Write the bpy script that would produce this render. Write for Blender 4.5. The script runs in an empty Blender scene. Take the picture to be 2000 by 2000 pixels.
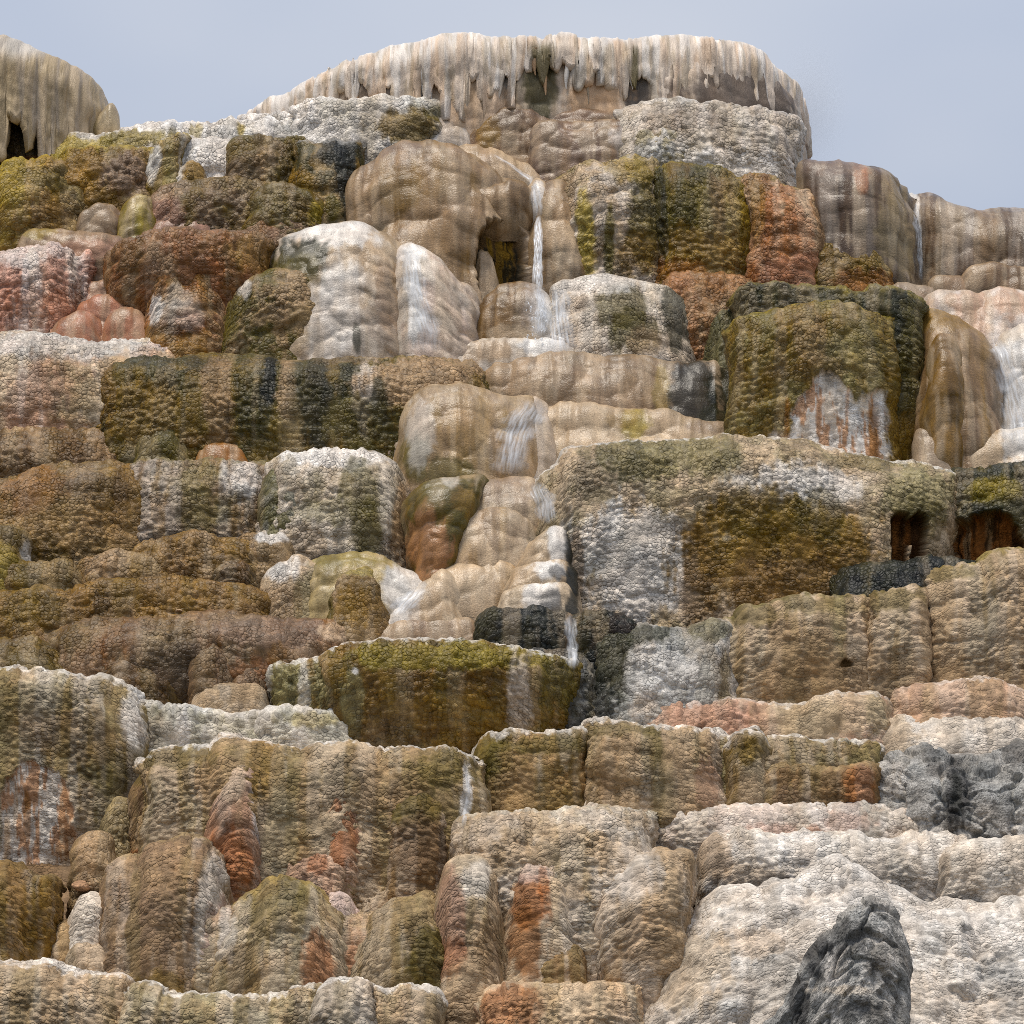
import bpy, math, random, time
import numpy as np
T0 = time.time()
random.seed(4)
scene = bpy.context.scene
COL = scene.collection

# ------------------------------------------------------------------ camera
DIST = 60.0            # metres from the lens to the foot of the terraces
VH = 2150.0            # picture row of the eye level, on a 2000 px frame
EYE = 1.7
cam_data = bpy.data.cameras.new('camera')
cam = bpy.data.objects.new('camera', cam_data)
COL.objects.link(cam)
cam.location = (0.0, -DIST, EYE)
cam.rotation_euler = (math.radians(90), 0, 0)
cam_data.sensor_width = 36.0
cam_data.lens = 36.0 * DIST / 20.0
cam_data.shift_y = (VH - 1000.0) / 2000.0
cam_data.clip_end = 3000.0
scene.camera = cam

# ------------------------------------------------------------------ sky and sun (thin bright overcast)
SUN_EL, SUN_AZ = 71.0, -42.0     # azimuth from behind the camera, negative = from the left
world = bpy.data.worlds.new('World')
scene.world = world
world.use_nodes = True
wn, wl = world.node_tree.nodes, world.node_tree.links
wn.clear()
w_out = wn.new('ShaderNodeOutputWorld')
w_bg = wn.new('ShaderNodeBackground')
w_sky = wn.new('ShaderNodeTexSky')
w_sky.sky_type = 'NISHITA'
w_sky.sun_disc = False
w_sky.sun_elevation = math.radians(SUN_EL)
w_sky.sun_rotation = math.radians(180.0 + SUN_AZ)
w_sky.air_density = 1.0
w_sky.dust_density = 2.0
w_tc = wn.new('ShaderNodeTexCoord')
w_map = wn.new('ShaderNodeMapping')
w_map.inputs['Scale'].default_value = (1.6, 1.6, 3.2)
w_map.inputs['Rotation'].default_value = (0.2, 0.35, 0.0)
w_noise = wn.new('ShaderNodeTexNoise')
w_noise.inputs['Scale'].default_value = 1.9
w_noise.inputs['Detail'].default_value = 3.5
w_noise.inputs['Roughness'].default_value = 0.5
w_ramp = wn.new('ShaderNodeValToRGB')
w_ramp.color_ramp.elements[0].position = 0.36
w_ramp.color_ramp.elements[0].color = (3.30, 3.80, 4.85, 1)
w_ramp.color_ramp.elements[1].position = 0.68
w_ramp.color_ramp.elements[1].color = (4.95, 5.15, 5.60, 1)
w_mix = wn.new('ShaderNodeMixRGB')
w_mix.inputs['Fac'].default_value = 0.86       # cloud veil over the clear sky
wl.new(w_tc.outputs['Generated'], w_map.inputs['Vector'])
wl.new(w_map.outputs['Vector'], w_noise.inputs['Vector'])
wl.new(w_noise.outputs['Fac'], w_ramp.inputs['Fac'])
wl.new(w_sky.outputs['Color'], w_mix.inputs['Color1'])
wl.new(w_ramp.outputs['Color'], w_mix.inputs['Color2'])
w_sep = wn.new('ShaderNodeSeparateXYZ')             # overcast: the zenith is brighter than the horizon
w_el = wn.new('ShaderNodeMapRange')
w_el.inputs['From Min'].default_value = 0.15; w_el.inputs['From Max'].default_value = 1.0
w_el.inputs['To Min'].default_value = 1.0; w_el.inputs['To Max'].default_value = 1.7
w_mul = wn.new('ShaderNodeVectorMath'); w_mul.operation = 'SCALE'
wl.new(w_tc.outputs['Generated'], w_sep.inputs['Vector'])
wl.new(w_sep.outputs['Z'], w_el.inputs['Value'])
wl.new(w_mix.outputs['Color'], w_mul.inputs[0])
wl.new(w_el.outputs['Result'], w_mul.inputs['Scale'])
wl.new(w_mul.outputs['Vector'], w_bg.inputs['Color'])
w_bg.inputs['Strength'].default_value = 0.064
wl.new(w_bg.outputs['Background'], w_out.inputs['Surface'])

sun_data = bpy.data.lights.new('sun', 'SUN')
sun_data.energy = 1.5
sun_data.angle = math.radians(16)
sun_data.color = (1.0, 0.92, 0.81)
sun = bpy.data.objects.new('sun', sun_data)
COL.objects.link(sun)
sun.rotation_euler = (math.radians(90 - SUN_EL), 0, math.radians(SUN_AZ))
sun.location = (-20, -30, 40)

scene.view_settings.view_transform = 'Standard'
scene.view_settings.look = 'None'
scene.view_settings.gamma = 1.0
scene.view_settings.exposure = 0.94
scene.view_settings.use_curve_mapping = False
scene.render.engine = 'CYCLES'
scene.cycles.use_denoising = False
scene.cycles.filter_width = 0.9
scene.cycles.max_bounces = 5
scene.cycles.diffuse_bounces = 3
scene.cycles.glossy_bounces = 2
scene.cycles.transmission_bounces = 3
scene.cycles.volume_bounces = 0

# ------------------------------------------------------------------ place geometry helpers
F = np.float32
def persp(y):
    return 0.01 * (DIST + y) / DIST
def slope_y(v):
    return (2000.0 - v) * 0.009          # the hillside steps back as it climbs
def to_x(u, y):
    return (u - 1000.0) * persp(y)
def to_z(v, y):
    return EYE + (VH - v) * persp(y)

def _hash(ix, iy, seed):
    n = (ix.astype(np.int64) * 374761393 + iy.astype(np.int64) * 668265263 + seed * 974634777) & 0xffffffff
    n = ((n ^ (n >> 13)) * 1274126177) & 0xffffffff
    return n ^ (n >> 16)
def vnoise(x, y, seed=0):
    x0 = np.floor(x); y0 = np.floor(y)
    fx = (x - x0).astype(F); fy = (y - y0).astype(F)
    fx = fx * fx * fx * (fx * (fx * 6 - 15) + 10); fy = fy * fy * fy * (fy * (fy * 6 - 15) + 10)
    ix = x0.astype(np.int64); iy = y0.astype(np.int64)
    def g(a, b):
        return (_hash(ix + a, iy + b, seed) & 0xffff).astype(F) / 65535.0
    a = g(0, 0); b = g(1, 0); c = g(0, 1); d = g(1, 1)
    return (a + (b - a) * fx) * (1 - fy) + (c + (d - c) * fx) * fy
def fbm(x, y, seed=0, oct=3, gain=0.5):
    s = 0; a = 1.0; t = 0
    for i in range(oct):
        s = s + a * (vnoise(x + 17.3 * i, y + 9.1 * i, seed + i) - 0.5)
        t += a; a *= gain
        x, y = (x * .866 - y * .5) * 2.03, (x * .5 + y * .866) * 2.03
    return s / t * 2.0                    # about -1..1
def worley(x, y, seed=0, up=1.0, dn=1.0, jit=0.9):
    """nearest-point distance squared, and a random number per cell"""
    x0 = np.floor(x).astype(np.int64); y0 = np.floor(y).astype(np.int64)
    best = np.full(x.shape, 9.0, F); cid = np.zeros(x.shape, F)
    for a in (-1, 0, 1):
        for b in (-1, 0, 1):
            h = _hash(x0 + a, y0 + b, seed)
            px = (x0 + a) + 0.5 + jit * ((h & 0x3ff).astype(F) / 1023.0 - 0.5)
            py = (y0 + b) + 0.5 + jit * (((h >> 10) & 0x3ff).astype(F) / 1023.0 - 0.5)
            dx = (x - px).astype(F); dy = (y - py).astype(F)
            dy = np.where(dy > 0, dy * up, dy * dn)
            d = dx * dx + dy * dy
            m = d < best
            best = np.where(m, d, best)
            cid = np.where(m, ((h >> 20) & 0x3ff).astype(F) / 1023.0, cid)
    return best, cid
def sstep(a, b, x):
    t = np.clip((x - a) / (b - a), 0, 1)
    return t * t * (3 - 2 * t)

PAL = {'W': (.69, .64, .575), 'C': (.51, .39, .255), 'T': (.325, .208, .104), 'B': (.150, .080, .022), 'D': (.036, .018, .005),
       'G': (.225, .120, .008), 'O': (.090, .067, .003), 'N': (.022, .022, .002), 'K': (.008, .010, .006), 'P': (.46, .232, .155),
       'R': (.32, .092, .012), 'M': (.180, .115, .074), 'Y': (.30, .215, .014), 'S': (.34, .325, .295), 'X': (.040, .038, .037),
       'A': (.58, .36, .19), 'V': (.225, .192, .080)}
def pc(code):
    return (np.mean([PAL[c] for c in code], axis=0)).astype(F)

# ------------------------------------------------------------------ materials
def new_mat(name, rough, bumps, spec=0.5, vary=0.25, grain=70.0, coat=0.0):
    """stone whose stains come from the 'stain' attribute; bumps = [(kind, sx, sy, depth_m, strength)]"""
    m = bpy.data.materials.new(name); m.use_nodes = True
    n, l = m.node_tree.nodes, m.node_tree.links
    b = n['Principled BSDF']
    at = n.new('ShaderNodeAttribute'); at.attribute_name = 'stain'
    fl = n.new('ShaderNodeAttribute'); fl.attribute_name = 'flow'
    # mineral grain: light and dark specks
    ns = n.new('ShaderNodeTexNoise'); ns.inputs['Scale'].default_value = grain; ns.inputs['Detail'].default_value = 3.0
    ns.inputs['Roughness'].default_value = 0.65
    l.new(fl.outputs['Vector'], ns.inputs['Vector'])
    mr = n.new('ShaderNodeMapRange'); mr.inputs['From Min'].default_value = 0.28; mr.inputs['From Max'].default_value = 0.72
    mr.inputs['To Min'].default_value = 1.0 - vary; mr.inputs['To Max'].default_value = 1.0 + vary
    l.new(ns.outputs['Fac'], mr.inputs['Value'])
    mp0 = n.new('ShaderNodeMapping'); mp0.inputs['Scale'].default_value = (4.5, .9, 1.0)
    l.new(fl.outputs['Vector'], mp0.inputs['Vector'])
    n2 = n.new('ShaderNodeTexNoise'); n2.inputs['Scale'].default_value = 1.0; n2.inputs['Detail'].default_value = 5.0
    l.new(mp0.outputs['Vector'], n2.inputs['Vector'])
    mr2 = n.new('ShaderNodeMapRange'); mr2.inputs['From Min'].default_value = 0.3; mr2.inputs['From Max'].default_value = 0.7
    mr2.inputs['To Min'].default_value = 0.76; mr2.inputs['To Max'].default_value = 1.22
    l.new(n2.outputs['Fac'], mr2.inputs['Value'])
    mu = n.new('ShaderNodeMath'); mu.operation = 'MULTIPLY'
    l.new(mr.outputs['Result'], mu.inputs[0]); l.new(mr2.outputs['Result'], mu.inputs[1])
    vm = n.new('ShaderNodeVectorMath'); vm.operation = 'SCALE'
    l.new(at.outputs['Color'], vm.inputs[0]); l.new(mu.outputs['Value'], vm.inputs['Scale'])
    l.new(vm.outputs['Vector'], b.inputs['Base Color'])
    b.inputs['Roughness'].default_value = rough
    b.inputs['Specular IOR Level'].default_value = spec
    if coat:
        b.inputs['Coat Weight'].default_value = coat; b.inputs['Coat Roughness'].default_value = 0.25
    prev = None
    for kind, sx, sy, depth, strength in bumps:
        mp = n.new('ShaderNodeMapping'); mp.inputs['Scale'].default_value = (1 / sx, 1 / sy, 1.0)
        wv = n.new('ShaderNodeTexNoise'); wv.inputs['Scale'].default_value = 6.0; wv.inputs['Detail'].default_value = 1.0
        l.new(fl.outputs['Vector'], wv.inputs['Vector'])
        ad = n.new('ShaderNodeMixRGB'); ad.blend_type = 'LINEAR_LIGHT'; ad.inputs['Fac'].default_value = 0.03
        l.new(fl.outputs['Vector'], ad.inputs['Color1']); l.new(wv.outputs['Color'], ad.inputs['Color2'])
        l.new(ad.outputs['Color'], mp.inputs['Vector'])
        if kind == 'cell':
            t = n.new('ShaderNodeTexVoronoi'); t.inputs['Scale'].default_value = 1.0; t.voronoi_dimensions = '2D'
            t.inputs['Randomness'].default_value = 0.9
            sq = n.new('ShaderNodeMath'); sq.operation = 'POWER'; sq.inputs[1].default_value = 1.6
            l.new(t.outputs['Distance'], sq.inputs[0])
            te = n.new('ShaderNodeTexVoronoi'); te.inputs['Scale'].default_value = 1.0; te.voronoi_dimensions = '2D'
            te.feature = 'DISTANCE_TO_EDGE'; te.inputs['Randomness'].default_value = 0.9
            l.new(mp.outputs['Vector'], te.inputs['Vector'])
            er = n.new('ShaderNodeMapRange'); er.interpolation_type = 'SMOOTHSTEP'; er.inputs['From Max'].default_value = .16
            er.inputs['To Min'].default_value = .75; er.inputs['To Max'].default_value = 0.0
            l.new(te.outputs['Distance'], er.inputs['Value'])
            sm_ = n.new('ShaderNodeMath'); sm_.operation = 'ADD'
            l.new(sq.outputs['Value'], sm_.inputs[0]); l.new(er.outputs['Result'], sm_.inputs[1])
            out, inv = sm_.outputs['Value'], True
            sp = n.new('ShaderNodeSeparateColor'); l.new(t.outputs['Color'], sp.inputs['Color'])   # each bead its own tone
            tr_ = n.new('ShaderNodeMapRange'); tr_.inputs['To Min'].default_value = .78; tr_.inputs['To Max'].default_value = 1.24
            l.new(sp.outputs['Red'], tr_.inputs['Value'])
            m2 = n.new('ShaderNodeMath'); m2.operation = 'MULTIPLY'
            l.new(mu.outputs['Value'], m2.inputs[0]); l.new(tr_.outputs['Result'], m2.inputs[1])
            l.new(m2.outputs['Value'], vm.inputs['Scale'])
        else:
            t = n.new('ShaderNodeTexNoise'); t.inputs['Scale'].default_value = 1.0; t.inputs['Detail'].default_value = 3.0
            t.noise_dimensions = '2D'
            out, inv = t.outputs['Fac'], False
        l.new(mp.outputs['Vector'], t.inputs['Vector'])
        bp = n.new('ShaderNodeBump'); bp.inputs['Distance'].default_value = depth; bp.inputs['Strength'].default_value = strength
        bp.invert = inv
        if kind == 'cell':                               # patches of strong and faint beading
            pn = n.new('ShaderNodeTexNoise'); pn.inputs['Scale'].default_value = 1.7; pn.inputs['Detail'].default_value = 2.0
            l.new(fl.outputs['Vector'], pn.inputs['Vector'])
            pr = n.new('ShaderNodeMapRange'); pr.inputs['From Min'].default_value = .36; pr.inputs['From Max'].default_value = .62
            pr.inputs['To Min'].default_value = strength * .22; pr.inputs['To Max'].default_value = strength
            l.new(pn.outputs['Fac'], pr.inputs['Value']); l.new(pr.outputs['Result'], bp.inputs['Strength'])
        l.new(out, bp.inputs['Height'])
        if prev is not None: l.new(prev, bp.inputs['Normal'])
        prev = bp.outputs['Normal']
    if prev is not None: l.new(prev, b.inputs['Normal'])
    return m

MAT = {
 'wet':   new_mat('wet_flowstone', 0.34, [('noise', .07, .05, .016, .45), ('noise', .028, .028, .012, .55)], 0.42, 0.34, 30),
 'mat':   new_mat('algae_crusted_travertine', 0.42, [('cell', .10, .09, .030, .9), ('noise', .03, .03, .016, .7)], 0.3, 0.42, 30),
 'scaly': new_mat('scaly_travertine', 0.6, [('cell', .115, .078, .030, .9), ('noise', .03, .024, .015, .7)], 0.2, 0.36, 34),
 'chalk': new_mat('chalky_travertine', 0.75, [('cell', .105, .062, .024, .85), ('noise', .035, .026, .016, .7)], 0.15, 0.26, 34),
 'grey':  new_mat('weathered_grey_travertine', 0.85, [('noise', .10, .09, .06, .9), ('noise', .035, .035, .03, 1.0)], 0.2, 0.55, 22),
}

# ------------------------------------------------------------------ mesh building
def link_mesh(name, co, quads, mat, stain=None, flow=None, parent=None, smooth=True):
    me = bpy.data.meshes.new(name)
    nv, nf = len(co), len(quads)
    k = quads.shape[1]
    me.vertices.add(nv); me.vertices.foreach_set('co', np.ascontiguousarray(co, F).ravel())
    me.loops.add(nf * k); me.loops.foreach_set('vertex_index', np.ascontiguousarray(quads, np.int32).ravel())
    me.polygons.add(nf)
    me.polygons.foreach_set('loop_start', np.arange(0, nf * k, k, dtype=np.int32))
    me.update(calc_edges=True)
    if smooth: me.polygons.foreach_set('use_smooth', np.ones(nf, bool))
    if stain is not None:
        a = me.attributes.new('stain', 'FLOAT_COLOR', 'POINT')
        a.data.foreach_set('color', np.concatenate([stain, np.ones((nv, 1), F)], 1).astype(F).ravel())
    if flow is not None:
        a = me.attributes.new('flow', 'FLOAT_VECTOR', 'POINT')
        a.data.foreach_set('vector', np.ascontiguousarray(flow, F).ravel())
    me.materials.append(mat)
    o = bpy.data.objects.new(name, me); COL.objects.link(o)
    if parent is not None: o.parent = parent
    return o
def sub_mesh(name, co, quads, mat, stain, flow, parent=None):
    used = np.unique(quads)
    remap = np.zeros(len(co), np.int64); remap[used] = np.arange(len(used))
    return link_mesh(name, co[used], remap[quads], mat, stain[used], flow[used], parent)
def tag(o, label, cat, group=None, kind=None):
    if label: o['label'] = label
    if cat: o['category'] = cat
    if group: o['group'] = group
    if kind: o['kind'] = kind
    return o
def grid_normals(P):
    du = np.empty_like(P); dv = np.empty_like(P)
    du[:, 1:-1] = P[:, 2:] - P[:, :-2]; du[:, 0] = P[:, 1] - P[:, 0]; du[:, -1] = P[:, -1] - P[:, -2]
    dv[1:-1] = P[2:] - P[:-2]; dv[0] = P[1] - P[0]; dv[-1] = P[-1] - P[-2]
    n = np.cross(dv, du)
    ln = np.linalg.norm(n, axis=2, keepdims=True)
    return n / np.maximum(ln, 1e-9)
def grid_quads(R, C):
    i = np.arange(R * C).reshape(R, C)
    return np.stack([i[:-1, :-1], i[1:, :-1], i[1:, 1:], i[:-1, 1:]], -1).reshape(-1, 4)

KINDS = {
 #        p    q   pillow(px,amp) nodule(px,amp)  lump  big-bulge  material
 'sm': (2.2, 2.3, (100, 12.0), (11, 0),    8, 0,  'wet'),
 'po': (2.5, 2.4, (52, 9.0),   (12, 0),    8, 0,  'wet'),
 'nd': (4.5, 2.8, (48, 10.0),   (13, 3.4), 10, 8, 'mat'),
 'sc': (6.5, 3.2, (44, 8.5),   (13.5, 3.6),  11, 9,  'scaly'),
 'ch': (4.0, 2.8, (50, 10.0),   (14, 3.0), 14, 11,  'chalk'),
 'gr': (3.6, 2.6, (60, 9.0),   (22, 2.0), 18, 9,  'grey'),
}
STEP = 2.64     # mesh step in photo pixels
REG = {}
LAST = None
NT = [0]
def parse(s):
    return np.array([[float(a) for a in w.split(',')] for w in s.split()], float)
def front_y(m, u, v):
    """depth of a built mound's surface at picture point u, v"""
    s = np.clip((u - m['cu']) / m['hw'], -.999, .999)
    vt = np.interp(u, m['pts'][:, 0], m['pts'][:, 1])
    tau = np.clip((m['vb'] - v) / max(m['vb'] - vt, 1), 0, .999)
    return m['Y'] + m['D'] * (1 - (1 - abs(s) ** m['q']) ** (1 / m['q']) * (1 - tau ** m['p']) ** (1 / m['p'])) + m['uc'] * (1 - tau) ** 1.5

def M(key, label, cat, pts, vb, col, k='nd', nm=None, par=None, Y=None, dy=0.0, D=None, p=None, q=None, rim=None, st='', mt='', pt='',
      ho='', fl=None, pil=None, nod=None, lump=None, taper=None, uc=0.0, flare=None, ext=55, rn=2.2, pro=None, grp=None, mat=None, lean=0.0, stepk=1.0, edge=None, aft='', big=None):
    """one terrace or mound: rim line in picture px (u,v), visible foot row vb, stain codes"""
    global LAST
    kp, kq, kpil, knod, klump, kbig, kmat = KINDS[k]
    kbig = kbig if big is None else big
    p = p or kp; q = q or kq; pil = (pil[0], pil[1] * .8) if pil else kpil; nod = (nod[0], nod[1] * (1.0 if knod[1] else 0)) if nod else knod; lump = klump if lump is None else lump
    P0 = parse(pts)
    if P0[0, 0] <= 0: P0 = np.vstack([[-330, P0[0, 1] + 30], [-120, P0[0, 1] + 4], P0])
    if P0[-1, 0] >= 2000: P0 = np.vstack([P0, [2120, P0[-1, 1] + 4], [2330, P0[-1, 1] + 30]])
    u0, u1 = P0[0, 0], P0[-1, 0]
    cu, hw = (u0 + u1) / 2, (u1 - u0) / 2
    vt = P0[:, 1].min(); hpx = vb - vt
    if D is None: D = float(np.clip(max(hpx * 0.0095, hw * 0.0085), 0.7, 2.3 if p < 3.2 else 3.4))
    if k == 'nd': st = st + ' O:.24:44 C:.22:30'
    if k == 'sc': st = st + ' VO:.32:40 CW:.28:34'
    if k == 'ch': st = st + ' W:.3:50 TS:.25:36'
    if k in ('sm', 'po'): st = st + ' C:.40:20 B:.18:16'
    dome = p < 3.35 and pro is None
    if dome: D = min(D, max(.45, hpx * .0062))
    vbe = vb + ext
    if edge is None: edge = (.92 if (hw > 60 and p > 3.3) else .55) if k in ('nd', 'sc', 'ch') else .3
    if taper is None: taper = -.05 if hw > 170 else (-.11 if hw > 70 else -.2)
    if flare is None: flare = 0.0 if (uc or dome) else hpx * .0004
    if not uc and not dome and pro is None: uc = hpx * .0009
    if fl is None and k in ('nd', 'sc', 'ch') and hw > 60: fl = (5, 80)
    if Y is None:
        if pro is not None:
            pm = REG[par]
            um = P0[len(P0) // 2, 0] if pro else cu
            Y = front_y(pm, cu, (vt + vb) / 2) - pro
            D = pro + 0.45
        else:
            Y = slope_y(vb)
    Y += dy
    seed = (abs(hash_str(key)) % 9973)
    nod_asp = .78 if k in ('sc', 'ch') else .92
    # --- sampling
    px = persp(Y)
    th = np.linspace(0, math.pi / 2, 500)
    tau = np.cos(th) ** (2 / p); fr = np.sin(th) ** (2 / p)
    hh = (vbe - np.mean(np.interp(np.linspace(u0, u1, 40), P0[:, 0], P0[:, 1]))) * px
    seg = np.hypot(np.diff(tau) * hh, np.diff(fr) * D * np.where(fr[1:] < 0.5, .06, .6))
    ar = np.concatenate([[0], np.cumsum(seg)])
    st_m = STEP * px * stepk
    R = int(np.clip(ar[-1] / st_m, 10, 420))
    thr = np.interp(np.linspace(0, ar[-1], R), ar, th)
    ph = np.linspace(-math.pi / 2, math.pi / 2, 700)
    sx = np.sign(np.sin(ph)) * np.abs(np.sin(ph)) ** (2 / q); cy = np.abs(np.cos(ph)) ** (2 / q)
    seg2 = np.hypot(np.diff(sx) * hw * px, np.diff(cy) * D * 0.2)
    vis = np.where(((sx[1:] * hw + cu) < -30) | ((sx[1:] * hw + cu) > 2030), .1, 1.0)
    ar2 = np.concatenate([[0], np.cumsum(seg2 * vis)])
    C = int(np.clip(ar2[-1] / st_m, 10, 1100))
    phc = np.interp(np.linspace(0, ar2[-1], C), ar2, ph)
    s = np.sign(np.sin(phc)) * np.abs(np.sin(phc)) ** (2 / q)
    cp = np.abs(np.cos(phc)) ** (2 / q)
    if edge: cp = edge * np.minimum(cp * 6, 1) ** .5 * np.sqrt(cp) + (1 - edge) * cp
    tr = np.cos(thr) ** (2 / p); fr = np.sin(thr) ** (2 / p)
    uu = cu + s * hw
    # rim line: rounded corners and a ragged edge
    fine = np.arange(u0, u1 + 1, 1.0)
    H = np.interp(fine, P0[:, 0], P0[:, 1])
    kk = np.hanning(17 if len(H) > 60 else 9); kk /= kk.sum(); r = len(kk) // 2
    H = np.convolve(np.pad(H, r, 'edge'), kk, 'valid')
    H = H + rn * (fbm(fine / 34.0, fine * 0 + seed * .37, seed, 3, .6) + 1.2 * fbm(fine / 110.0, fine * 0 + seed * .11, seed + 2, 2))
    Hc = np.interp(uu, fine, H) - 7
    U = np.repeat(uu[None, :], R, 0); TA = np.repeat(tr[:, None], C, 1)
    V = vbe - (vbe - Hc[None, :]) * TA
    if taper: U = cu + (U - cu) * (1 - taper * np.clip(1 - TA, 0, 1))
    if lean: U = U + lean * (1 - TA)
    U = U + 10 * fbm(V / 75, V * 0 + seed, seed + 90, 2) * np.abs((U - cu) / hw) ** 3
    YY = Y + D * (1 - cp[None, :] * fr[:, None]) + uc * (1 - TA) ** 1.5 - flare * (1 - TA) ** 2
    px0 = persp(Y + D * (.5 if p < 3.2 else .12))
    pxc = persp(Y + D * (1 - cp * (.55 if p < 3.35 else .92)))[None, :]     # rim laid out at its own distance
    X = (U - 1000.0) * pxc; Z = EYE + (VH - V) * pxc
    P = np.stack([X, YY, Z], -1)
    # --- surface coordinates in metres
    d = np.linalg.norm(np.diff(P, axis=1), axis=2)
    A = np.concatenate([np.zeros((R, 1)), np.cumsum(d, 1)], 1); A = np.repeat(A[R * 2 // 3][None, :], R, 0)
    d = np.linalg.norm(np.diff(P, axis=0), axis=2)
    Bt = np.concatenate([np.zeros((1, C)), np.cumsum(d, 0)], 0)
    mid = Bt[:, C // 2:C // 2 + 1]
    Bt = -(0.35 * Bt + 0.65 * mid) if False else -np.repeat(mid, C, 1) * 0.5 - Bt * 0.5
    a = A / px0; b = Bt / px0                         # in photo px
    ox = seed * 3.17
    N = grid_normals(P)
    wx = 9 * fbm(a / 40, b / 40, seed + 11, 2); wy = 9 * fbm(a / 40, b / 40, seed + 23, 2)
    h = lump * fbm(a / 130 + ox, b / 110, seed + 1, 3)
    if fl is None and k == 'sm': fl = (2.2, 24)
    if fl:
        fa, fs = fl
        f1 = vnoise(a / fs + 0.6 * fbm(a / 150, b / 150, seed + 5, 2) + ox, b / (fs * 9), seed + 31)
        f2 = vnoise(a / (fs * .4) + ox, b / (fs * 4), seed + 32)
        h = h + fa * (1 - np.abs(2 * f1 - 1) * 1.6) + fa * .3 * (f2 - .5)
    w, cid = worley((a + wx) / pil[0] + ox, (b + wy) / (pil[0] * .82), seed + 3, *((.85, 1.35) if k == 'sm' else (1.0, 1.2)))
    amp = 0.35 + 0.65 * vnoise(a / 140, b / 140, seed + 8)
    h = h + pil[1] * (np.clip(1 - w / .62, 0, 1) ** .75 - .45) * amp * (.6 + .8 * cid)
    if kbig:
        wb, cb = worley((a + 2.5 * wx) / 95 + ox + 2, (b + 2.5 * wy) / 105, seed + 15, 1.0, 1.15)
        h = h + kbig * (np.clip(1 - wb / .7, 0, 1) ** .8 - .5) * (.3 + cb)
    if k == 'gr':
        h = h - 16 * np.clip(.16 - np.abs(fbm(a / 70, b / 50, seed + 77, 3)), 0, 1) / .16
        wg, cg = worley((a + wx) / 46 + ox, (b + wy) / 34 + a / 90, seed + 78, 1.0, 1.0, 1.0)
        h = h + 13 * (cg - .5) + 10 * (.4 - wg)
    w15, c15 = worley((a + wx) / (pil[0] * .5) + ox + 5, (b + wy) / (pil[0] * .44), seed + 13, 1.0, 1.2)
    h = h + pil[1] * .30 * (np.clip(1 - w15 / .6, 0, 1) ** .7 - .45) * (.4 + c15)
    w2, c2 = worley((a + wx * .2) / nod[0] + ox, (b + wy * .2) / (nod[0] * nod_asp), seed + 4, 1.0, 1.1, .8)
    na = 0.12 + 1.15 * sstep(.15, .8, vnoise(a / 55 + 3, b / 70, seed + 9))
    h = h + nod[1] * (np.clip(1 - w2 / .5, 0, 1) - .5) * 1.2 * na * (.65 + .7 * c2)
    if k in ('nd', 'sc', 'ch') and p > 3.3:          # fluted lip under the rim
        dv_ = V - Hc[None, :]
        h = h + 5.5 * np.exp(-((dv_ - 7) / 11) ** 2) * (.5 + vnoise(a / 38 + ox, b * 0, seed + 99))
        h = h + 6 * (vnoise(a / 13 + .5 * fbm(a / 40, b / 60, seed + 98, 2), b / 130, seed + 97) - .5) * np.exp(-np.clip(dv_, 0, 400) / 75)
    # --- stains
    base = pc(col)
    colr = np.empty((R, C, 3), F); colr[:] = base
    def mix(mask, code):
        nonlocal colr
        mk = np.clip(mask, 0, 1)[..., None].astype(F)
        colr = colr * (1 - mk) + pc(code) * mk
    n_a = fbm(a / 60 + ox, b / 80, seed + 41, 4, .6)
    n_s = fbm(a / 16 + ox, b / 120, seed + 42, 3, .6)
    n_g = fbm(a / 9, b / 9, seed + 43, 2, .7)
    for i, w_ in enumerate(mt.split()):
        code, stg, sc = w_.split(':'); stg = float(stg); sc = float(sc)
        mix(stg * sstep(-.12, .3, fbm(a / sc + ox, b / sc * .9, seed + 50 + i, 4, .6) + .12 * n_g), code)
    for i, w_ in enumerate(st.split()):
        code, stg, sc = w_.split(':'); stg = float(stg); sc = float(sc)
        mix(stg * sstep(-.05, .28, fbm(a / sc + ox * 2, b / (sc * 9), seed + 70 + i, 3, .55) + .12 * n_g), code)
    for i, w_ in enumerate(pt.split()):
        q_ = w_.split(':'); code = q_[0]; pu, pv, ru, rv = [float(x) for x in q_[1].split(',')]
        al = float(q_[2]) if len(q_) > 2 else .9
        dd = np.sqrt(((U - pu) / ru) ** 2 + ((V - pv) / rv) ** 2)
        dd = dd + .46 * n_a + .36 * n_s + .20 * n_g
        mix(al * sstep(1.2, .74, dd), code)
    if rim:
        code, wdt = rim.split(':')[:2]; wdt = float(wdt); ra = float(rim.split(':')[2]) if rim.count(':') > 1 else .75
        mix(.85 * ra * sstep(1.2, .3, (V - Hc[None, :] - 3 + 7 * n_s + 7 * n_g) / wdt), code)
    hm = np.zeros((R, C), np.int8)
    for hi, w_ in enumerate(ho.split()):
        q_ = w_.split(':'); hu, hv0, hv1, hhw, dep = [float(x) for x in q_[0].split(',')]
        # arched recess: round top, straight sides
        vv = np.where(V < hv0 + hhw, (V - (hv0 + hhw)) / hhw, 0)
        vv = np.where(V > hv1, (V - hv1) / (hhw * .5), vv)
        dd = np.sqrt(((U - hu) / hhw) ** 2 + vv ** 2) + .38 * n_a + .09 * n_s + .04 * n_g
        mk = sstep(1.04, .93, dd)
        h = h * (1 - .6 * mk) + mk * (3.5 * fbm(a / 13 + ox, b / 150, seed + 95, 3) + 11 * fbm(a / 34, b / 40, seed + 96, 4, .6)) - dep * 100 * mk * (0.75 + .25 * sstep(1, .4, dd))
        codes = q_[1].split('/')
        mix(mk, codes[0])
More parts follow.
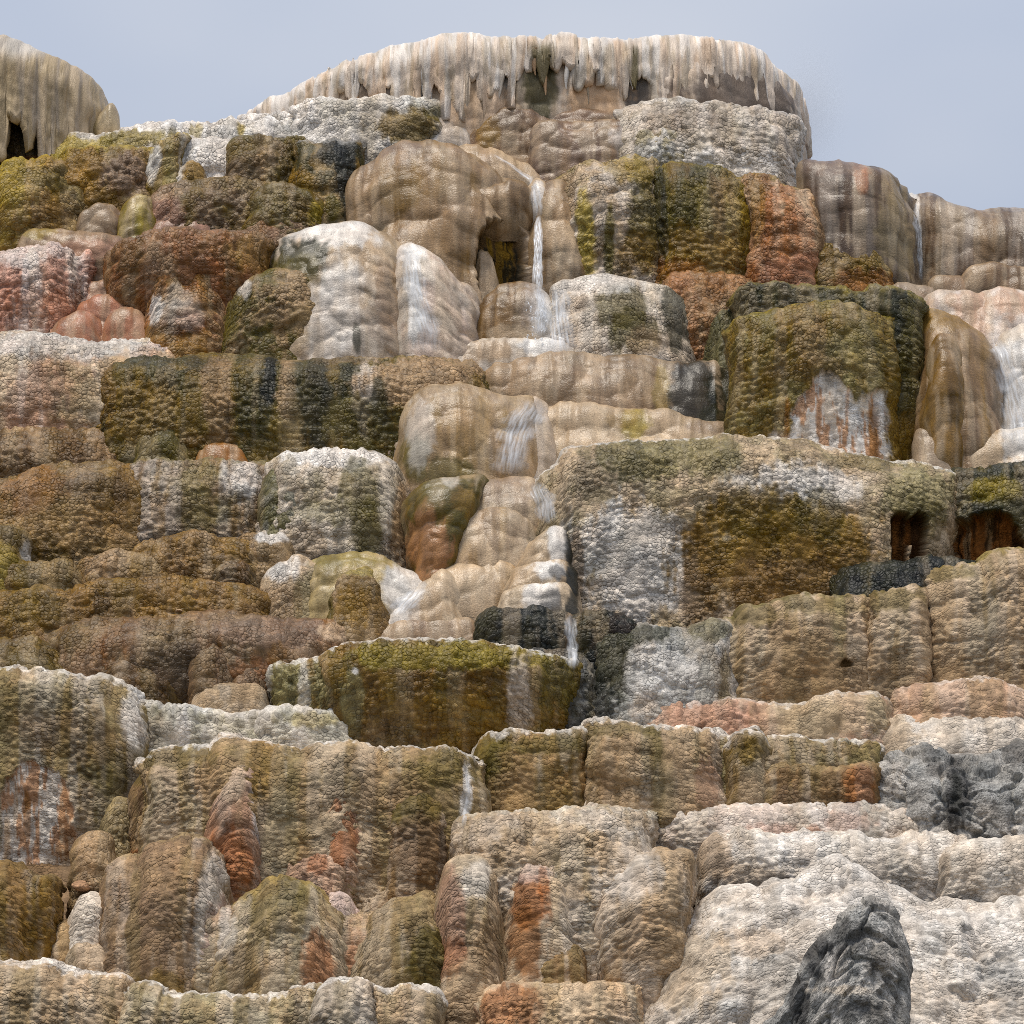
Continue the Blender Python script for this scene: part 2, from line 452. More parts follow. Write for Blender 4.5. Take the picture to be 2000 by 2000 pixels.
        if len(codes) > 1: mix(mk * sstep(-.02, .25, fbm(a / 26 + ox, b / 260, seed + 91, 3)) * .85, codes[1])
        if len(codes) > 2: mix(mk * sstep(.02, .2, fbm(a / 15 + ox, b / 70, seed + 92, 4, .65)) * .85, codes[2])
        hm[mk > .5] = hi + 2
    for i, w_ in enumerate(aft.split()):
        q_ = w_.split(':'); code = q_[0]; pu, pv, ru, rv = [float(x) for x in q_[1].split(',')]
        dd = np.sqrt(((U - pu) / ru) ** 2 + ((V - pv) / rv) ** 2) + .35 * n_a + .3 * n_s + .14 * n_g
        mix(float(q_[2]) * sstep(1.15, .6, dd), code)
    tint = 1 + .20 * (c2 - .5) + .16 * (cid - .5) + .14 * n_a
    warm = 1 + .05 * fbm(a / 45, b / 45, seed + 61, 2)
    colr = colr * tint[..., None].astype(F)
    colr[..., 0] *= warm; colr[..., 2] *= (2 - warm)
    colr = np.clip(colr, .008, .82)
    # fade relief where the thing is buried
    P = P + N * (h * px0)[..., None]
    co = P.reshape(-1, 3); stn = colr.reshape(-1, 3)
    flow = np.stack([A + seed * 1.7, Bt, np.zeros_like(A)], -1).reshape(-1, 3)
    Q = grid_quads(R, C)
    rim_row = None
    fr_ = np.zeros(len(Q), np.int8)
    if rim:
        Vc = (V - Hc[None, :]); rowm = (Vc.mean(1) < float(rim.split(':')[1]))
        rr = int(rowm.sum()); fr_.reshape(R - 1, C - 1)[:max(rr - 1, 1)] = 1
    if hm.any():
        f = np.where(hm[:-1, :-1] == hm[1:, 1:], hm[1:, 1:], 0)
        fr_.reshape(R - 1, C - 1)[f > 0] = f[f > 0]
    pobj = REG[par]['obj'] if par else None
    name = nm or ('travertine_terrace' if k in ('nd', 'sc', 'ch') else 'flowstone_mound')
    o = sub_mesh(name, co, Q[fr_ == 0], MAT[mat or kmat], stn, flow, pobj)
    if not par:
        tag(o, label, cat, grp)
    elif label: o['label'] = label
    NT[0] += len(Q) * 2
    base_o = o
    if (fr_ == 1).any():
        sub_mesh('rim', co, Q[fr_ == 1], MAT[mat or kmat], stn, flow, base_o)
    for hi in range(2, int(fr_.max()) + 1):
        if (fr_ == hi).any(): sub_mesh('hollow', co, Q[fr_ == hi], MAT['chalk'], stn, flow, base_o)
    REG[key] = dict(obj=o, pts=P0, cu=cu, hw=hw, vb=vbe, Y=Y, D=D, p=p, q=q, uc=uc)
    return o
def hash_str(s):
    h = 7
    for c in s: h = (h * 131 + ord(c)) & 0x7fffffff
    return h

# ================================================================== THE SETTING
def stone_col(X, Z, seed):
    n1 = fbm(X / 2.2, Z / 1.4, seed, 4, .6)[..., None]; n2 = fbm(X / .5, Z / 2.5, seed + 5, 3, .6)[..., None]
    c = pc('TM') + (pc('B') - pc('TM')) * np.clip(n1 + .3, 0, 1) + (pc('C') - pc('T')) * np.clip(n2, 0, 1) * .5
    return np.clip(c, .02, .7).astype(F)
def hillside():
    R, C = 150, 300
    xs = np.linspace(-26, 26, C); vs = np.concatenate([np.linspace(2330, 2000, 20), np.linspace(1996, 470, R - 20)])
    yy = slope_y(np.minimum(vs, 2000)) + 1.3 - np.maximum(vs - 2000, 0) * .012
    zz = EYE + (VH - vs) * 0.01 * (DIST + yy) / DIST
    zz = np.where(vs > 2290, -0.4, zz)
    X = np.repeat(xs[None], R, 0); Y = np.repeat(yy[:, None], C, 1); Z = np.repeat(zz[:, None], C, 1)
    Z = Z - np.maximum(np.abs(X) - 16, 0) * .35 * np.clip((Z - 1) / 10, 0, 1)
    n = fbm(X / 2.5, Z / 1.2, 5, 4); w, c = worley(X / .8, Z / .6, 3)
    Y = Y - .5 * n - .25 * (.5 - np.minimum(w, 1))
    P = np.stack([X, Y, Z], -1)[::-1]
    flow = np.stack([X, Z, 0 * X], -1)[::-1]
    o = link_mesh('hillside', P.reshape(-1, 3), grid_quads(R, C), MAT['chalk'], stone_col(X, Z, 3)[::-1].reshape(-1, 3), flow.reshape(-1, 3))
    o['kind'] = 'structure'
    # plateau behind the crest
    R, C = 30, 120
    xs = np.linspace(-60, 60, C); ys = np.linspace(16.2, 60, R)
    X, Y = np.meshgrid(xs, ys); zt = P[0, :, 2].mean()
    Z = 19.3 + .25 * fbm(X / 6, Y / 6, 8, 3) - np.maximum(np.abs(X) - 16, 0) * .3 - np.maximum(Y - 22, 0) * .35
    o = link_mesh('plateau_ground', np.stack([X, Y, Z], -1)[::-1].reshape(-1, 3), grid_quads(R, C), MAT['chalk'], stone_col(X, Y, 9)[::-1].reshape(-1, 3),
                  np.stack([X, Y, 0 * X], -1)[::-1].reshape(-1, 3))
    o['kind'] = 'structure'
    R, C = 60, 90
    xs = np.sign(np.linspace(-1, 1, C)) * np.abs(np.linspace(-1, 1, C)) ** 3 * 900; ys = -90 + np.linspace(0, 1, R) ** 3 * 1100
    X, Y = np.meshgrid(xs, ys)
    o = link_mesh('ground', np.stack([X, Y, 0 * X + .05 * fbm(X / 3, Y / 3, 2, 2)], -1)[::-1].reshape(-1, 3), grid_quads(R, C), MAT['chalk'],
                  (stone_col(X / 3, Y / 3, 12) * np.array([.22, .30, .26], F))[::-1].reshape(-1, 3), np.stack([X, Y, 0 * X], -1)[::-1].reshape(-1, 3))
    o['kind'] = 'structure'
hillside()

# ================================================================== TERRACES AND MOUNDS (rim lines in px of the 2000 px photo)
Tt, Mm = 'terrace', 'mound'
# ---- crest, left to right
M('a2', 'white crusted terrace along the skyline, its left half stained yellow green', Tt,
  '78,275 87,268 160,259 217,254 232,243 308,237 384,241 435,237 471,234 530,236 582,238', 330, 'W', rim='W:9', st='WS:.5:40', dy=.2,
  pt='Y:150,292,75,24 YO:265,272,70,22 Y:385,262,14,18:.7 Y:470,256,9,16:.8 W:420,330,60,60:.5')
M('a2b', 'small white crusted step between the skyline terrace and the capped mound', Tt, '490,234 512,228 560,226 590,232', 262, 'W', rim='W:8', dy=.9, D=.8)
M('a3', 'white speckled terrace at the skyline with olive gold right flank', Tt,
  '574,216 600,201 660,192 745,185 803,196 846,208 863,224', 285, 'W', rim='W:8', mt='OW:.5:22', st='VW:.4:30',
  pt='GO:800,250,75,38 O:850,228,30,18:.7 W:600,260,60,40:.6')
M('a4', 'grey brown flow sliding down between white speckled terrace and brown humps', Mm, '815,262 828,236 850,226 880,232 905,236 925,244', 275, 'MW', 'po', st='D:.5:18 W:.6:22', D=.8)
M('a5', 'rounded brown hump just under the drip fringed cap', Mm, '912,250 920,233 944,223 1010,214 1035,215 1089,224 1125,215 1209,217 1245,222', 310, 'MB', 'po', mt='T:.5:40', dy=.15,
  pt='G:945,255,28,40:.7 M:1120,222,90,14:.8 D:990,235,40,18:.4')
M('a6', 'mauve brown pillowed hump right of the rounded brown hump', Mm, '1032,290 1040,256 1057,240 1086,236 1115,240 1198,232 1262,234 1290,250', 350, 'M', 'po', mt='MD:.45:40', st='T:.4:30', pt='W:1240,270,50,50:.5')
M('a7', 'pale grey crusted terrace at the skyline under the right end of the cap', Tt,
  '1205,230 1216,218 1245,203 1270,194 1300,190 1409,194 1420,203 1459,207 1525,217 1532,228 1561,236 1570,252', 372, 'WWC', rim='WS:8', mt='MV:.45:26', st='M:.35:26',
  pt='M:1330,235,60,40:.35 Y:1300,290,20,30:.5 W:1400,330,120,30:.5', rn=3.5, taper=-.015)
M('a7b', None, None, '1240,275 1255,264 1278,258 1310,262 1350,272', 330, 'WS', par='a7', nm='ledge', pro=.25, mt='Y:.5:20')
M('a8', 'dark mauve brown mound on the right skyline left of a pale trickle', Mm, '1565,335 1577,320 1637,315 1684,317 1724,326 1753,348 1772,372 1786,400', 570, 'MDD', 'sm', fl=(3, 26),
  st='TW:.35:22 D:.3:20', pt='R:1680,350,18,50:.5 VT:1748,440,35,130:.6 M:1640,330,60,22:.7', p=3.2, D=2.0)
M('a9', 'streaky brown mound at the right edge below the sky', Mm, '1768,395 1778,376 1818,369 1880,382 1930,388 2000,389', 560, 'MDB', 'sm', fl=(4, 30), st='TW:.45:20 D:.4:30',
  pt='W:1790,450,10,120:.85 T:1930,450,16,90:.5', p=3.4, D=2.0, dy=.1)
M('a9b', 'brown dome at the right edge below the streaky mound', Mm, '1868,566 1880,545 1898,528 1934,516 2000,520', 585, 'MB', 'sm', st='T:.5:14', D=1.0)
M('a9c', 'low brown hump below the pale trickle on the right', Mm, '1815,560 1829,541 1850,536 1880,540 1900,560', 580, 'MT', 'sm', D=.7)
# ---- upper left
M('b1', 'gold and olive terrace under the skyline at the left, set back', Tt, '98,308 125,295 170,286 254,288 297,291 305,300', 420, 'GB', rim='Y:8', mt='O:.35:50', pt='M:240,345,50,40:.8 OY:110,300,30,20 G:160,330,40,50:.6', dy=.25)
M('b2', 'gold olive bulging terrace at the left edge below the cave', Tt, '0,337 11,322 22,315 72,306 109,312 150,322 178,340 184,362', 455, 'G', rim='Y:9', mt='O:.35:60', st='Y:.4:40', pt='O:95,350,45,30:.6 Y:20,380,25,90:.6 B:60,430,90,30:.5')
M('b3', 'yellow olive rounded buttress beside the white cascade', Tt, '293,318 303,296 319,280 348,267 366,270', 395, 'YO', rim='Y:7', st='W:.6:30 G:.5:24', pt='W:305,320,14,40:.7', q=2.4, dy=-.1)
M('b4', 'white crusted cascade tumbling below the skyline terrace', Tt, '352,285 365,272 420,270 470,276 480,300', 372, 'W', mt='WS:.5:40', D=1.2, pt='R:470,330,10,30:.4', dy=.1)
M('b5', 'small white lump with an orange gold stain', Mm, '325,372 334,340 350,322 372,317 392,326 398,350', 400, 'W', 'nd', p=3, pt='G:378,350,18,40:.95', q=2.4, dy=-.1)
M('b6', 'brown bump low on the gold terrace', Mm, '146,450 160,418 190,400 215,402 235,420', 470, 'MB', 'po', D=.7, dy=0.08)
M('b7', 'olive yellow streaked bump right of the brown bump', Mm, '230,450 240,405 262,382 290,380 304,400', 490, 'YO', 'po', st='M:.5:24 Y:.6:20', D=.9, dy=0.05)
M('b8', 'long tan ledge below the gold terrace at the left', Tt, '30,478 45,452 60,446 138,446 217,455 245,462 262,480', 530, 'TM', 'po', p=4, pt='Y:70,450,40,14:.5 P:180,490,60,30:.4', D=1.1)
M('b9', 'brown olive block with a rounded top beside the black streaked block', Tt, '437,330 449,301 467,278 518,270 565,277 592,284', 375, 'BO', rim='O:8', mt='M:.5:50', st='D:.35:26', pt='T:520,320,20,40:.4')
M('b10', 'olive block streaked black on its right side', Tt, '574,300 580,284 594,277 652,277 690,279 697,290', 440, 'ON', mt='G:.6:30', rim='KW:6:.6', pt='K:672,330,28,110 K:640,300,30,30:.8 G:600,380,40,50:.6 O:650,410,18,30', dy=.05)
M('b11', 'brown olive terrace with a mauve left flank', Tt, '288,448 296,405 304,390 326,370 391,357 442,348 485,351 520,362 540,385', 462, 'BO', mt='M:.6:60', pt='MP:320,420,40,40:.8 T:320,380,40,16:.6', st='T:.3:26', p=4)
M('b12', 'olive brown bulge below the black streaked block', Mm, '486,400 494,380 507,370 561,366 601,377 624,396 632,412', 452, 'BO', 'nd', p=3.2, mt='O:.6:30', pt='Y:620,420,16,30:.6', dy=-.2)
M('b13', 'thin pinkish strip of stone under the brown olive terrace', Mm, '288,452 300,440 326,431 380,426 410,434 418,448', 462, 'MP', 'po', D=.6, dy=-.15, mt='T:.4:20')
M('b14', 'reddish brown low hump left of the white pillowed dome', Mm, '480,470 493,442 518,425 565,418 600,428 620,446', 480, 'BM', 'nd', p=3, D=.8, mt='R:.3:40', dy=-.1)
# ---- middle left
M('c1', 'pink terrace studded with white knobs at the left edge', Tt, '0,483 36,476 101,474 134,481 142,490 162,496 169,505', 650, 'P', rim='PW:9', mt='PM:.6:40', st='W:.55:26', pt='W:50,490,90,30:.5 R:100,600,90,40:.35', pil=(26, 8), nod=(13, 4))
M('c2', 'thin mauve ledge tucked behind the pink terrace', Tt, '155,530 167,519 217,521 235,530', 560, 'BM', D=.9, dy=.5)
M('c3', 'mauve red hump beside the pink terrace', Mm, '155,575 165,553 195,549 246,547 283,549 300,565', 620, 'MR', 'po', D=.9, dy=.3, mt='P:.5:30')
M('c4', 'smooth salmon dome below the mauve red hump', Mm, '152,640 160,602 188,585 225,588 250,603 266,630', 672, 'PR', 'sm', D=.8, dy=.1)
M('c5', 'small salmon dome next to the rusty overhang', Mm, '200,660 206,630 220,616 240,610 268,614 285,640', 690, 'PR', 'sm', D=.7, dy=-.05, mt='T:.4:20')
M('c6', 'salmon slab sloping behind the white pink terrace', Mm, '100,660 116,626 138,614 156,603 181,614 196,634 206,660', 690, 'RP', 'sm', D=.8, dy=-.02, mt='M:.4:30')
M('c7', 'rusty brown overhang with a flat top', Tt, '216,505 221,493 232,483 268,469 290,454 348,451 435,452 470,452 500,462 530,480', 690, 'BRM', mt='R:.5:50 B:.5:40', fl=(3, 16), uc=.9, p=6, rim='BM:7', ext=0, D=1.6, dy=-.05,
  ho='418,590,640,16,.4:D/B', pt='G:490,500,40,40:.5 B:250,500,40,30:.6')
M('c7b', 'orange lumpy face', None, '272,640 285,560 312,505 345,478 390,476 425,495 440,540 442,600', 690, 'RB', 'nd', par='c7', nm='bulge', pro=0.5, p=2.6, q=2.3, mt='G:.45:36 T:.3:24', lump=26, pt='CS:352,585,24,26:.55 W:365,625,40,30:.25 W:305,610,14,30:.7 D:340,655,40,12:.6 G:350,690,70,30:.4', edge=0.5)
M('c8', 'white pink topped terrace with orange tan face at the left edge', Tt, '0,639 33,637 116,641 181,646 235,655 275,655 319,667 362,668 385,680', 850, 'C', rim='W:10', mt='A:.6:60 P:.5:50', st='W:.4:30',
  pt='WS:130,670,190,36:.75 PW:330,672,60,12:.8 G:120,770,70,70:.45 GA:230,740,40,60:.5 MP:60,780,60,60:.5', p=4, pil=(34, 7))
M('c9', 'long olive green terrace wall streaked with black', Tt, '190,735 197,708 246,694 275,690 362,684 399,679 467,682 507,684 536,690 600,686 690,686 774,686 825,690 883,699 922,713 945,722', 880, 'ON', mt='GO:.6:50', rim='OT:7:.7',
  st='G:.4:40', pt='N:300,700,110,24:.7 B:205,760,22,60:.7 G:290,800,80,70:.5 TB:425,790,32,100:.85 B:410,865,60,20:.6 K:528,740,16,70:.9 T:560,750,22,100:.7 N:610,760,40,120:.85 N:680,760,20,110:.6 TW:720,760,28,80:.85 T:820,740,120,60:.95 N:738,800,18,60:.8 O:700,830,60,50:.7 KT:680,696,60,14:.6',
  dy=-.25, q=5, pil=(40, 8), nod=(13, 4))
M('c9b', 'olive bump at the foot of the long olive wall', Mm, '276,905 284,860 306,842 335,842 358,862 378,895', 915, 'O', 'nd', p=2.6, D=.8, dy=-.1, nod=(12, 3))
M('c9c', 'orange tan bump at the foot of the long olive wall', Mm, '372,905 385,882 408,873 440,874 470,882 482,905', 918, 'RG', 'sm', D=.7, dy=-.1, mt='T:.4:24')
M('c9d', 'low olive hump right of the orange tan bump', Mm, '455,905 475,876 515,867 545,873 562,895', 915, 'OG', 'sm', D=.7, dy=.02)
M('c10', 'olive and tan knobby shoulder on the left of the white pillowed dome', Mm, '438,625 446,585 465,560 495,538 530,524 600,520 645,530 655,548', 702, 'O', 'nd', p=3, mt='T:.65:36', pt='N:640,600,16,90:.7 T:590,610,40,70:.6 W:480,570,18,20:.6', q=2.6, dy=-.25, D=1.4)
M('c11', 'big white and tan pillowed dome left of the waterfall', Mm, '523,492 535,470 554,453 594,434 652,427 700,426 720,433 752,452 782,472 806,510 818,560', 705, 'CT', 'po', mt='W:.4:60', st='W:.3:40', p=2.4, q=2.5,
  pt='W:640,455,80,34:.8 N:590,500,58,46:.92 O:570,540,60,40:.7 MT:770,590,40,70:.7 W:670,600,40,110:.5 N:700,680,8,30:.8 M:745,640,40,50:.4', pil=(58, 11), D=2.0, dy=-0.3)
M('c12', 'pale pink pillowed lobe between the white dome and the waterfall', Mm, '770,500 785,474 803,468 832,478 860,498 874,520 892,541 918,557 931,582 934,640', 705, 'CW', 'po', mt='P:.3:80', pt='W:812,590,14,110:.9 W:800,490,30,30:.7', pil=(46, 10), D=1.5, dy=-0.45)
# ---- waterfall group
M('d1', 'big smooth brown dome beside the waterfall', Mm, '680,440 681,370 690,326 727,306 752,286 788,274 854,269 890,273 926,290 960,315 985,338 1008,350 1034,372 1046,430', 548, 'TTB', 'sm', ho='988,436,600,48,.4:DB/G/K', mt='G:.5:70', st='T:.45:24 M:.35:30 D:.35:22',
  pt='M:775,290,70,14:.5 G:790,370,40,60:.4 TC:700,420,18,70:.5 T:830,480,70,60:.45', p=2.2, q=2.3, D=2.3, dy=-0.25, lump=14, ext=110, flare=0)
M('d2', 'overhanging brown lip', None, '884,450 888,400 905,372 944,361 973,358 998,348 1022,355 1038,380 1044,430', 452, 'BT', 'sm', par='d1', nm='lobe', pro=.5, st='D:.4:20 T:.4:24', ext=12, lump=4, pt='D:1010,390,20,40:.35', rn=1, taper=.02, uc=0.7)
M('d3', None, None, '925,560 929,510 938,492 955,492 964,510 966,560', 600, 'TC', 'sm', par='d1', nm='pillar', pro=-.12, st='B:.3:10', ext=30, D=.4)
M('d4', 'pale ribbed slope running down behind the brown dome to the waterfall', Mm, '880,290 930,276 960,285 1000,305 1050,325 1085,342 1100,360', 420, 'TC', 'sm', st='M:.5:30', D=1.2, dy=.5)
M('d5', 'tan bulge on the right of the waterfall lip', Mm, '1042,420 1046,372 1056,353 1075,347 1110,346 1128,362 1145,395 1152,440', 545, 'T', 'sm', st='B:.5:26', pt='M:1060,360,18,20:.5 C:1120,480,40,60:.6', p=2.2, D=1.3, dy=-.05)
M('d5b', 'narrow pale flowstone tongue under the waterfall lip', Mm, '1030,385 1036,362 1050,350 1064,360 1072,390', 462, 'CT', 'sm', D=.5, dy=-.3, ext=8, lean=3, uc=.4, pt='W:1050,400,12,60:.7')
M('d6', 'tan and white buttress with an olive right edge, right of the waterfall', Tt, '1088,350 1098,336 1122,319 1165,297 1216,291 1267,293 1284,306', 550, 'TC', rim='YO:9:.6', mt='W:.45:50', lean=26, q=3,
  pt='O:1255,420,34,130:.85 Y:1145,470,16,110:.85 O:1190,470,10,70:.9 GY:1240,320,60,40:.6 G:1250,500,40,40:.5', st='B:.25:20', p=4, dy=.02)
M('d7', 'dark olive terrace block right of the tan buttress', Tt, '1272,330 1285,316 1322,314 1401,318 1427,324 1456,342 1470,358', 570, 'O', mt='N:.4:46', st='G:.55:36 Y:.3:30', rim='OY:9', pt='G:1360,500,90,60:.6 B:1400,400,16,70:.5 N:1290,420,18,110:.7 R:1330,540,60,30:.4', pil=(36, 9))
M('d8', 'orange brown terrace block with pale streaks', Tt, '1456,362 1466,343 1492,337 1539,348 1583,361 1602,384 1612,420', 585, 'RT', mt='B:.5:40', st='C:.5:22', rim='YO:9', pt='R:1520,470,60,90:.5 RP:1560,540,60,40:.5 G:1480,400,14,80:.5', pil=(36, 9))
M('d9', 'dark olive block at the right end of the upper terraces', Tt, '1580,375 1601,359 1626,368 1666,375 1681,390 1688,412', 490, 'ON', mt='O:.5:30', rim='O:8', fl=(3, 20), pt='G:1610,460,30,30:.5', q=2.6)
M('d10', 'gold olive rounded block above the dark green capped block', Tt, '1575,500 1600,475 1662,472 1717,482 1738,495 1748,515', 590, 'GO', mt='B:.5:36', rim='OG:8', pt='R:1690,560,60,30:.4', pil=(34, 8), p=4)
M('d11', 'orange lumpy wall below the dark olive block', Tt, '1300,560 1320,535 1370,528 1440,532 1470,545 1480,570', 665, 'RT', mt='RB:.6:36 T:.4:30', p=3.4, pil=(34, 10), D=1.4)
M('d12', 'brown streaked dome where the waterfall lands', Mm, '930,630 935,600 948,575 977,554 1017,548 1048,556 1070,580 1090,620 1098,650', 690, 'B', 'sm', st='T:.6:16 D:.4:14', pt='W:1060,610,40,70:.9 C:1020,660,80,20:.5 M:1030,600,20,60:.5', D=1.4, dy=-.15)
M('d13', 'white topped dome with an olive right side, right of the waterfall', Mm, '1062,640 1066,580 1078,556 1100,541 1143,531 1180,529 1223,536 1252,551 1280,557 1305,562 1325,576 1347,607 1354,645', 715, 'WC', 'po', pt='O:1215,600,55,50:.75 O:1240,660,50,50:.8 N:1320,620,28,80:.8 W:1150,550,90,30:.6 TC:1110,660,20,40:.5 T:1255,680,40,30:.5', mt='T:.3:30', p=2.4, dy=-.2, nod=(12, 2), D=1.8, mat='mat')
M('d14', 'low pale mound awash at the foot of the waterfall', Mm, '828,700 850,686 890,678 937,671 988,663 1035,662 1100,668 1125,682 1138,700', 735, 'CW', 'sm', pt='T:960,690,60,26:.7 W:1060,675,60,20:.9', D=1.6, dy=-0.2, p=2.6, lump=3)
M('d15', 'broad mauve brown mound with black green right end', Mm, '940,760 946,716 970,707 1017,697 1071,692 1143,691 1230,693 1300,701 1336,708 1398,708 1438,723 1459,744 1472,790', 860, 'MTC', 'sm', st='B:.55:26 D:.35:30', p=2.2, q=2.3, D=2.2,
  pt='T:1000,730,60,50:.6 Y:1290,760,16,60:.35 K:1360,770,46,80:.85 KN:1430,770,50,70:.95 N:1400,830,40,30:.7', dy=0.05, lump=5)
# ---- right of centre
M('e1', 'dark green top slab of the block with a white hollow', Tt, '1438,600 1443,571 1463,556 1517,551 1572,554 1626,563 1655,574 1691,577 1727,573 1771,576 1798,584 1809,604', 920, 'N', mt='O:.55:30', rim='OY:7', uc=.2, taper=.07, st='O:.4:24', p=8, q=5, D=1.6, dy=.3, nod=(13, 4),
  pt='O:1780,740,30,160:.5 G:1770,860,30,50:.6')
M('e2', 'olive nodular block with a white orange streaked hollow', Tt, '1426,650 1441,622 1474,616 1503,607 1539,602 1554,592 1608,589 1655,596 1717,611 1742,622', 930, 'OG', mt='O:.6:40 V:.35:30', rim='YO:8', pt='V:1650,720,60,60:.5 T:1580,660,30,60:.4 B:1590,730,90,30:.4 G:1740,850,40,90:.5', dy=-.35, D=2.2,
  ho='1622,742,960,96,.1:W/WC/RA', nod=(13, 4), pil=(40, 8), q=4, p=7, aft='RG:1706,870,14,80:.7 RG:1536,830,8,90:.6 RA:1655,800,5,60:.6')
M('e3', 'grey green shoulder left of the olive nodular block', Tt, '1385,660 1394,625 1409,608 1436,599 1452,612', 760, 'VN', p=3, D=1.0, dy=-.05, st='N:.5:20')
M('e4', 'mauve pale flow above the gold brown dome at the right', Mm, '1710,590 1720,565 1740,554 1767,551 1814,559 1836,570 1850,590', 640, 'MC', 'sm', D=1.1, mt='M:.4:30')
M('e5', 'pinkish white flow at the right edge', Mm, '1795,610 1815,580 1836,568 1916,566 1952,563 2000,565', 760, 'CP', 'sm', mt='W:.6:60', D=2.0, dy=.1, lump=10)
M('e6', 'tall gold brown dome streaked down its face at the right', Mm, '1775,760 1785,650 1800,605 1822,594 1850,596 1880,607 1916,633 1942,667 1956,710 1968,780', 930, 'BT', 'sm', st='G:.5:26 M:.5:22 D:.25:16', pt='G:1850,620,60,40:.7 CM:1950,740,26,150:.6', p=2.2, D=2.0, dy=-.05)
M('e6b', None, None, '1808,760 1818,690 1838,652 1860,656 1878,690 1884,760', 900, 'BG', 'sm', par='e6', nm='lobe', pro=.3, st='D:.4:16 T:.4:20', p=2.2)
M('e7', 'pale misted mound at the foot of the gold brown dome', Mm, '1780,880 1790,842 1815,835 1850,850 1890,880', 950, 'CM', 'sm', D=1.0, dy=-.05)
M('e8', 'white tan dome low at the right edge beside the stream', Mm, '1862,920 1880,876 1916,846 1955,838 2000,835', 960, 'CT', 'sm', D=1.1, pt='W:1985,850,40,60:.7', dy=-.1)
M('e9', 'white foaming slope at the right edge', Mm, '1925,760 1945,690 1965,650 2000,630', 900, 'W', 'sm', D=1.4, dy=.1, pt='C:1975,620,40,60:.5')
# ---- central smooth cascade
M('f1', 'tan lobe behind the gold tan dome in the centre', Mm, '722,900 728,853 745,815 770,784 800,760 830,750 850,760', 935, 'TC', 'sm', pt='C:750,830,30,60:.5', D=1.5, dy=.1, mt='P:.3:50')
M('f2', 'gold tan dome in the middle of the cascade, green at its foot', Mm, '778,900 784,830 800,780 820,757 846,746 890,742 926,748 960,762 1000,770 1038,775 1050,800', 985, 'TTC', 'sm', mt='G:.45:60', st='G:.4:24 M:.3:20',
  pt='O:810,900,28,50:.85 O:880,935,50,30:.7 W:820,850,26,70:.4 GT:930,830,50,60:.5 GM:830,760,60,14:.5', p=2.2, D=2.0, dy=-0.35, q=2.6)
M('f3', 'pale ribbed run of wet stone right of the gold tan dome', Mm, '950,935 968,880 985,830 1012,790 1045,775 1070,790 1082,840 1090,900', 965, 'CTW', 'sm', D=1.5, dy=.05, lump=4, pt='W:1020,840,20,60:.6 W:990,910,20,40:.6')
M('f4', 'mauve tan dome peeping over the long tan mound', Mm, '1030,800 1042,770 1071,764 1114,763 1151,772 1187,793 1200,815', 850, 'TM', 'sm', D=1.2, dy=.1)
M('f5', 'long tan mound spotted gold right of the centre', Mm, '1030,900 1036,840 1057,804 1089,795 1143,794 1216,797 1300,804 1336,816 1372,828 1420,830 1452,842', 945, 'TCC', 'sm', pt='Y:1245,830,30,30:.75 C:1060,860,30,60:.5 G:1215,820,40,16:.4 M:1400,840,70,16:.5', D=2.0, lump=9, dy=.05)
M('f6', 'olive green tongue of stone with an orange lower end', Mm, '784,1020 790,990 803,968 832,945 872,934 908,928 940,930 955,950', 1150, 'O', 'po', mt='G:.5:36', pt='RT:835,1075,40,70:.85 O:830,960,60,40:.5 W:880,940,20,20:.35', taper=.62, lean=-22, D=1.4, dy=-.35, p=3.2)
M('f7', 'tan dome stacked in folds at the centre of the cascade', Mm, '836,1120 846,1080 868,1012 890,976 912,956 944,938 998,929 1036,934 1056,954 1070,985 1088,1030', 1135, 'TCC', 'sm', st='G:.35:30 M:.4:24', pt='W:850,1080,12,90:.85 C:1070,1020,30,80:.8 M:980,960,70,30:.35 G:950,1060,50,40:.4', p=2.2, D=1.9, dy=-.15)
M('f7b', None, None, '862,1080 880,1030 915,1003 960,996 1010,998 1040,1015 1055,1060', 1120, 'TCC', 'sm', par='f7', nm='fold', pro=.35, st='G:.45:26 M:.4:24', pt='C:1045,1050,14,60:.8 W:868,1070,10,40:.7', lump=4)
M('f8', 'rounded tan fold under the central tan dome', Mm, '826,1180 840,1140 880,1112 926,1099 980,1101 1006,1112 1016,1150', 1215, 'TCC', 'sm', st='C:.5:26 G:.35:30', D=1.2, dy=-.1, ext=15, flare=0)
M('f9', 'pale slope of wet stone left of the tan folds', Mm, '728,1240 752,1196 774,1172 817,1144 861,1112 880,1120 908,1170 918,1200', 1240, 'C', 'sm', pt='W:780,1190,40,50:.85 T:840,1190,50,50:.6 W:815,1150,20,24:.5', D=1.3, dy=-.2, ext=15, flare=0)
M('f10', 'tan lobe with a white and black right edge, topmost of three', Mm, '1022,1100 1034,1070 1055,1048 1082,1028 1105,1024 1122,1036', 1125, 'TC', 'po', pt='W:1090,1050,24,50:.9 K:1118,1080,15,90:.95', D=1.1, dy=-0.95, ext=15, flare=0)
M('f11', 'tan lobe with a white and black right edge, middle one of three', Mm, '980,1160 1000,1113 1046,1097 1089,1094 1110,1102 1122,1122', 1185, 'TC', 'po', pt='W:1070,1112,38,30:.9 X:1085,1120,18,20:.7 K:1116,1140,14,70:.95', D=1.2, dy=-0.8, ext=15, flare=0)
M('f12', 'tan lobe with a white and black right edge, lowest of three', Mm, '966,1205 986,1163 1020,1148 1064,1144 1105,1150 1122,1172', 1215, 'C', 'po', pt='W:1060,1165,40,30:.9 X:1080,1180,24,30:.7 K:1114,1190,16,50:.9', D=1.2, dy=-0.75, ext=15, flare=0)
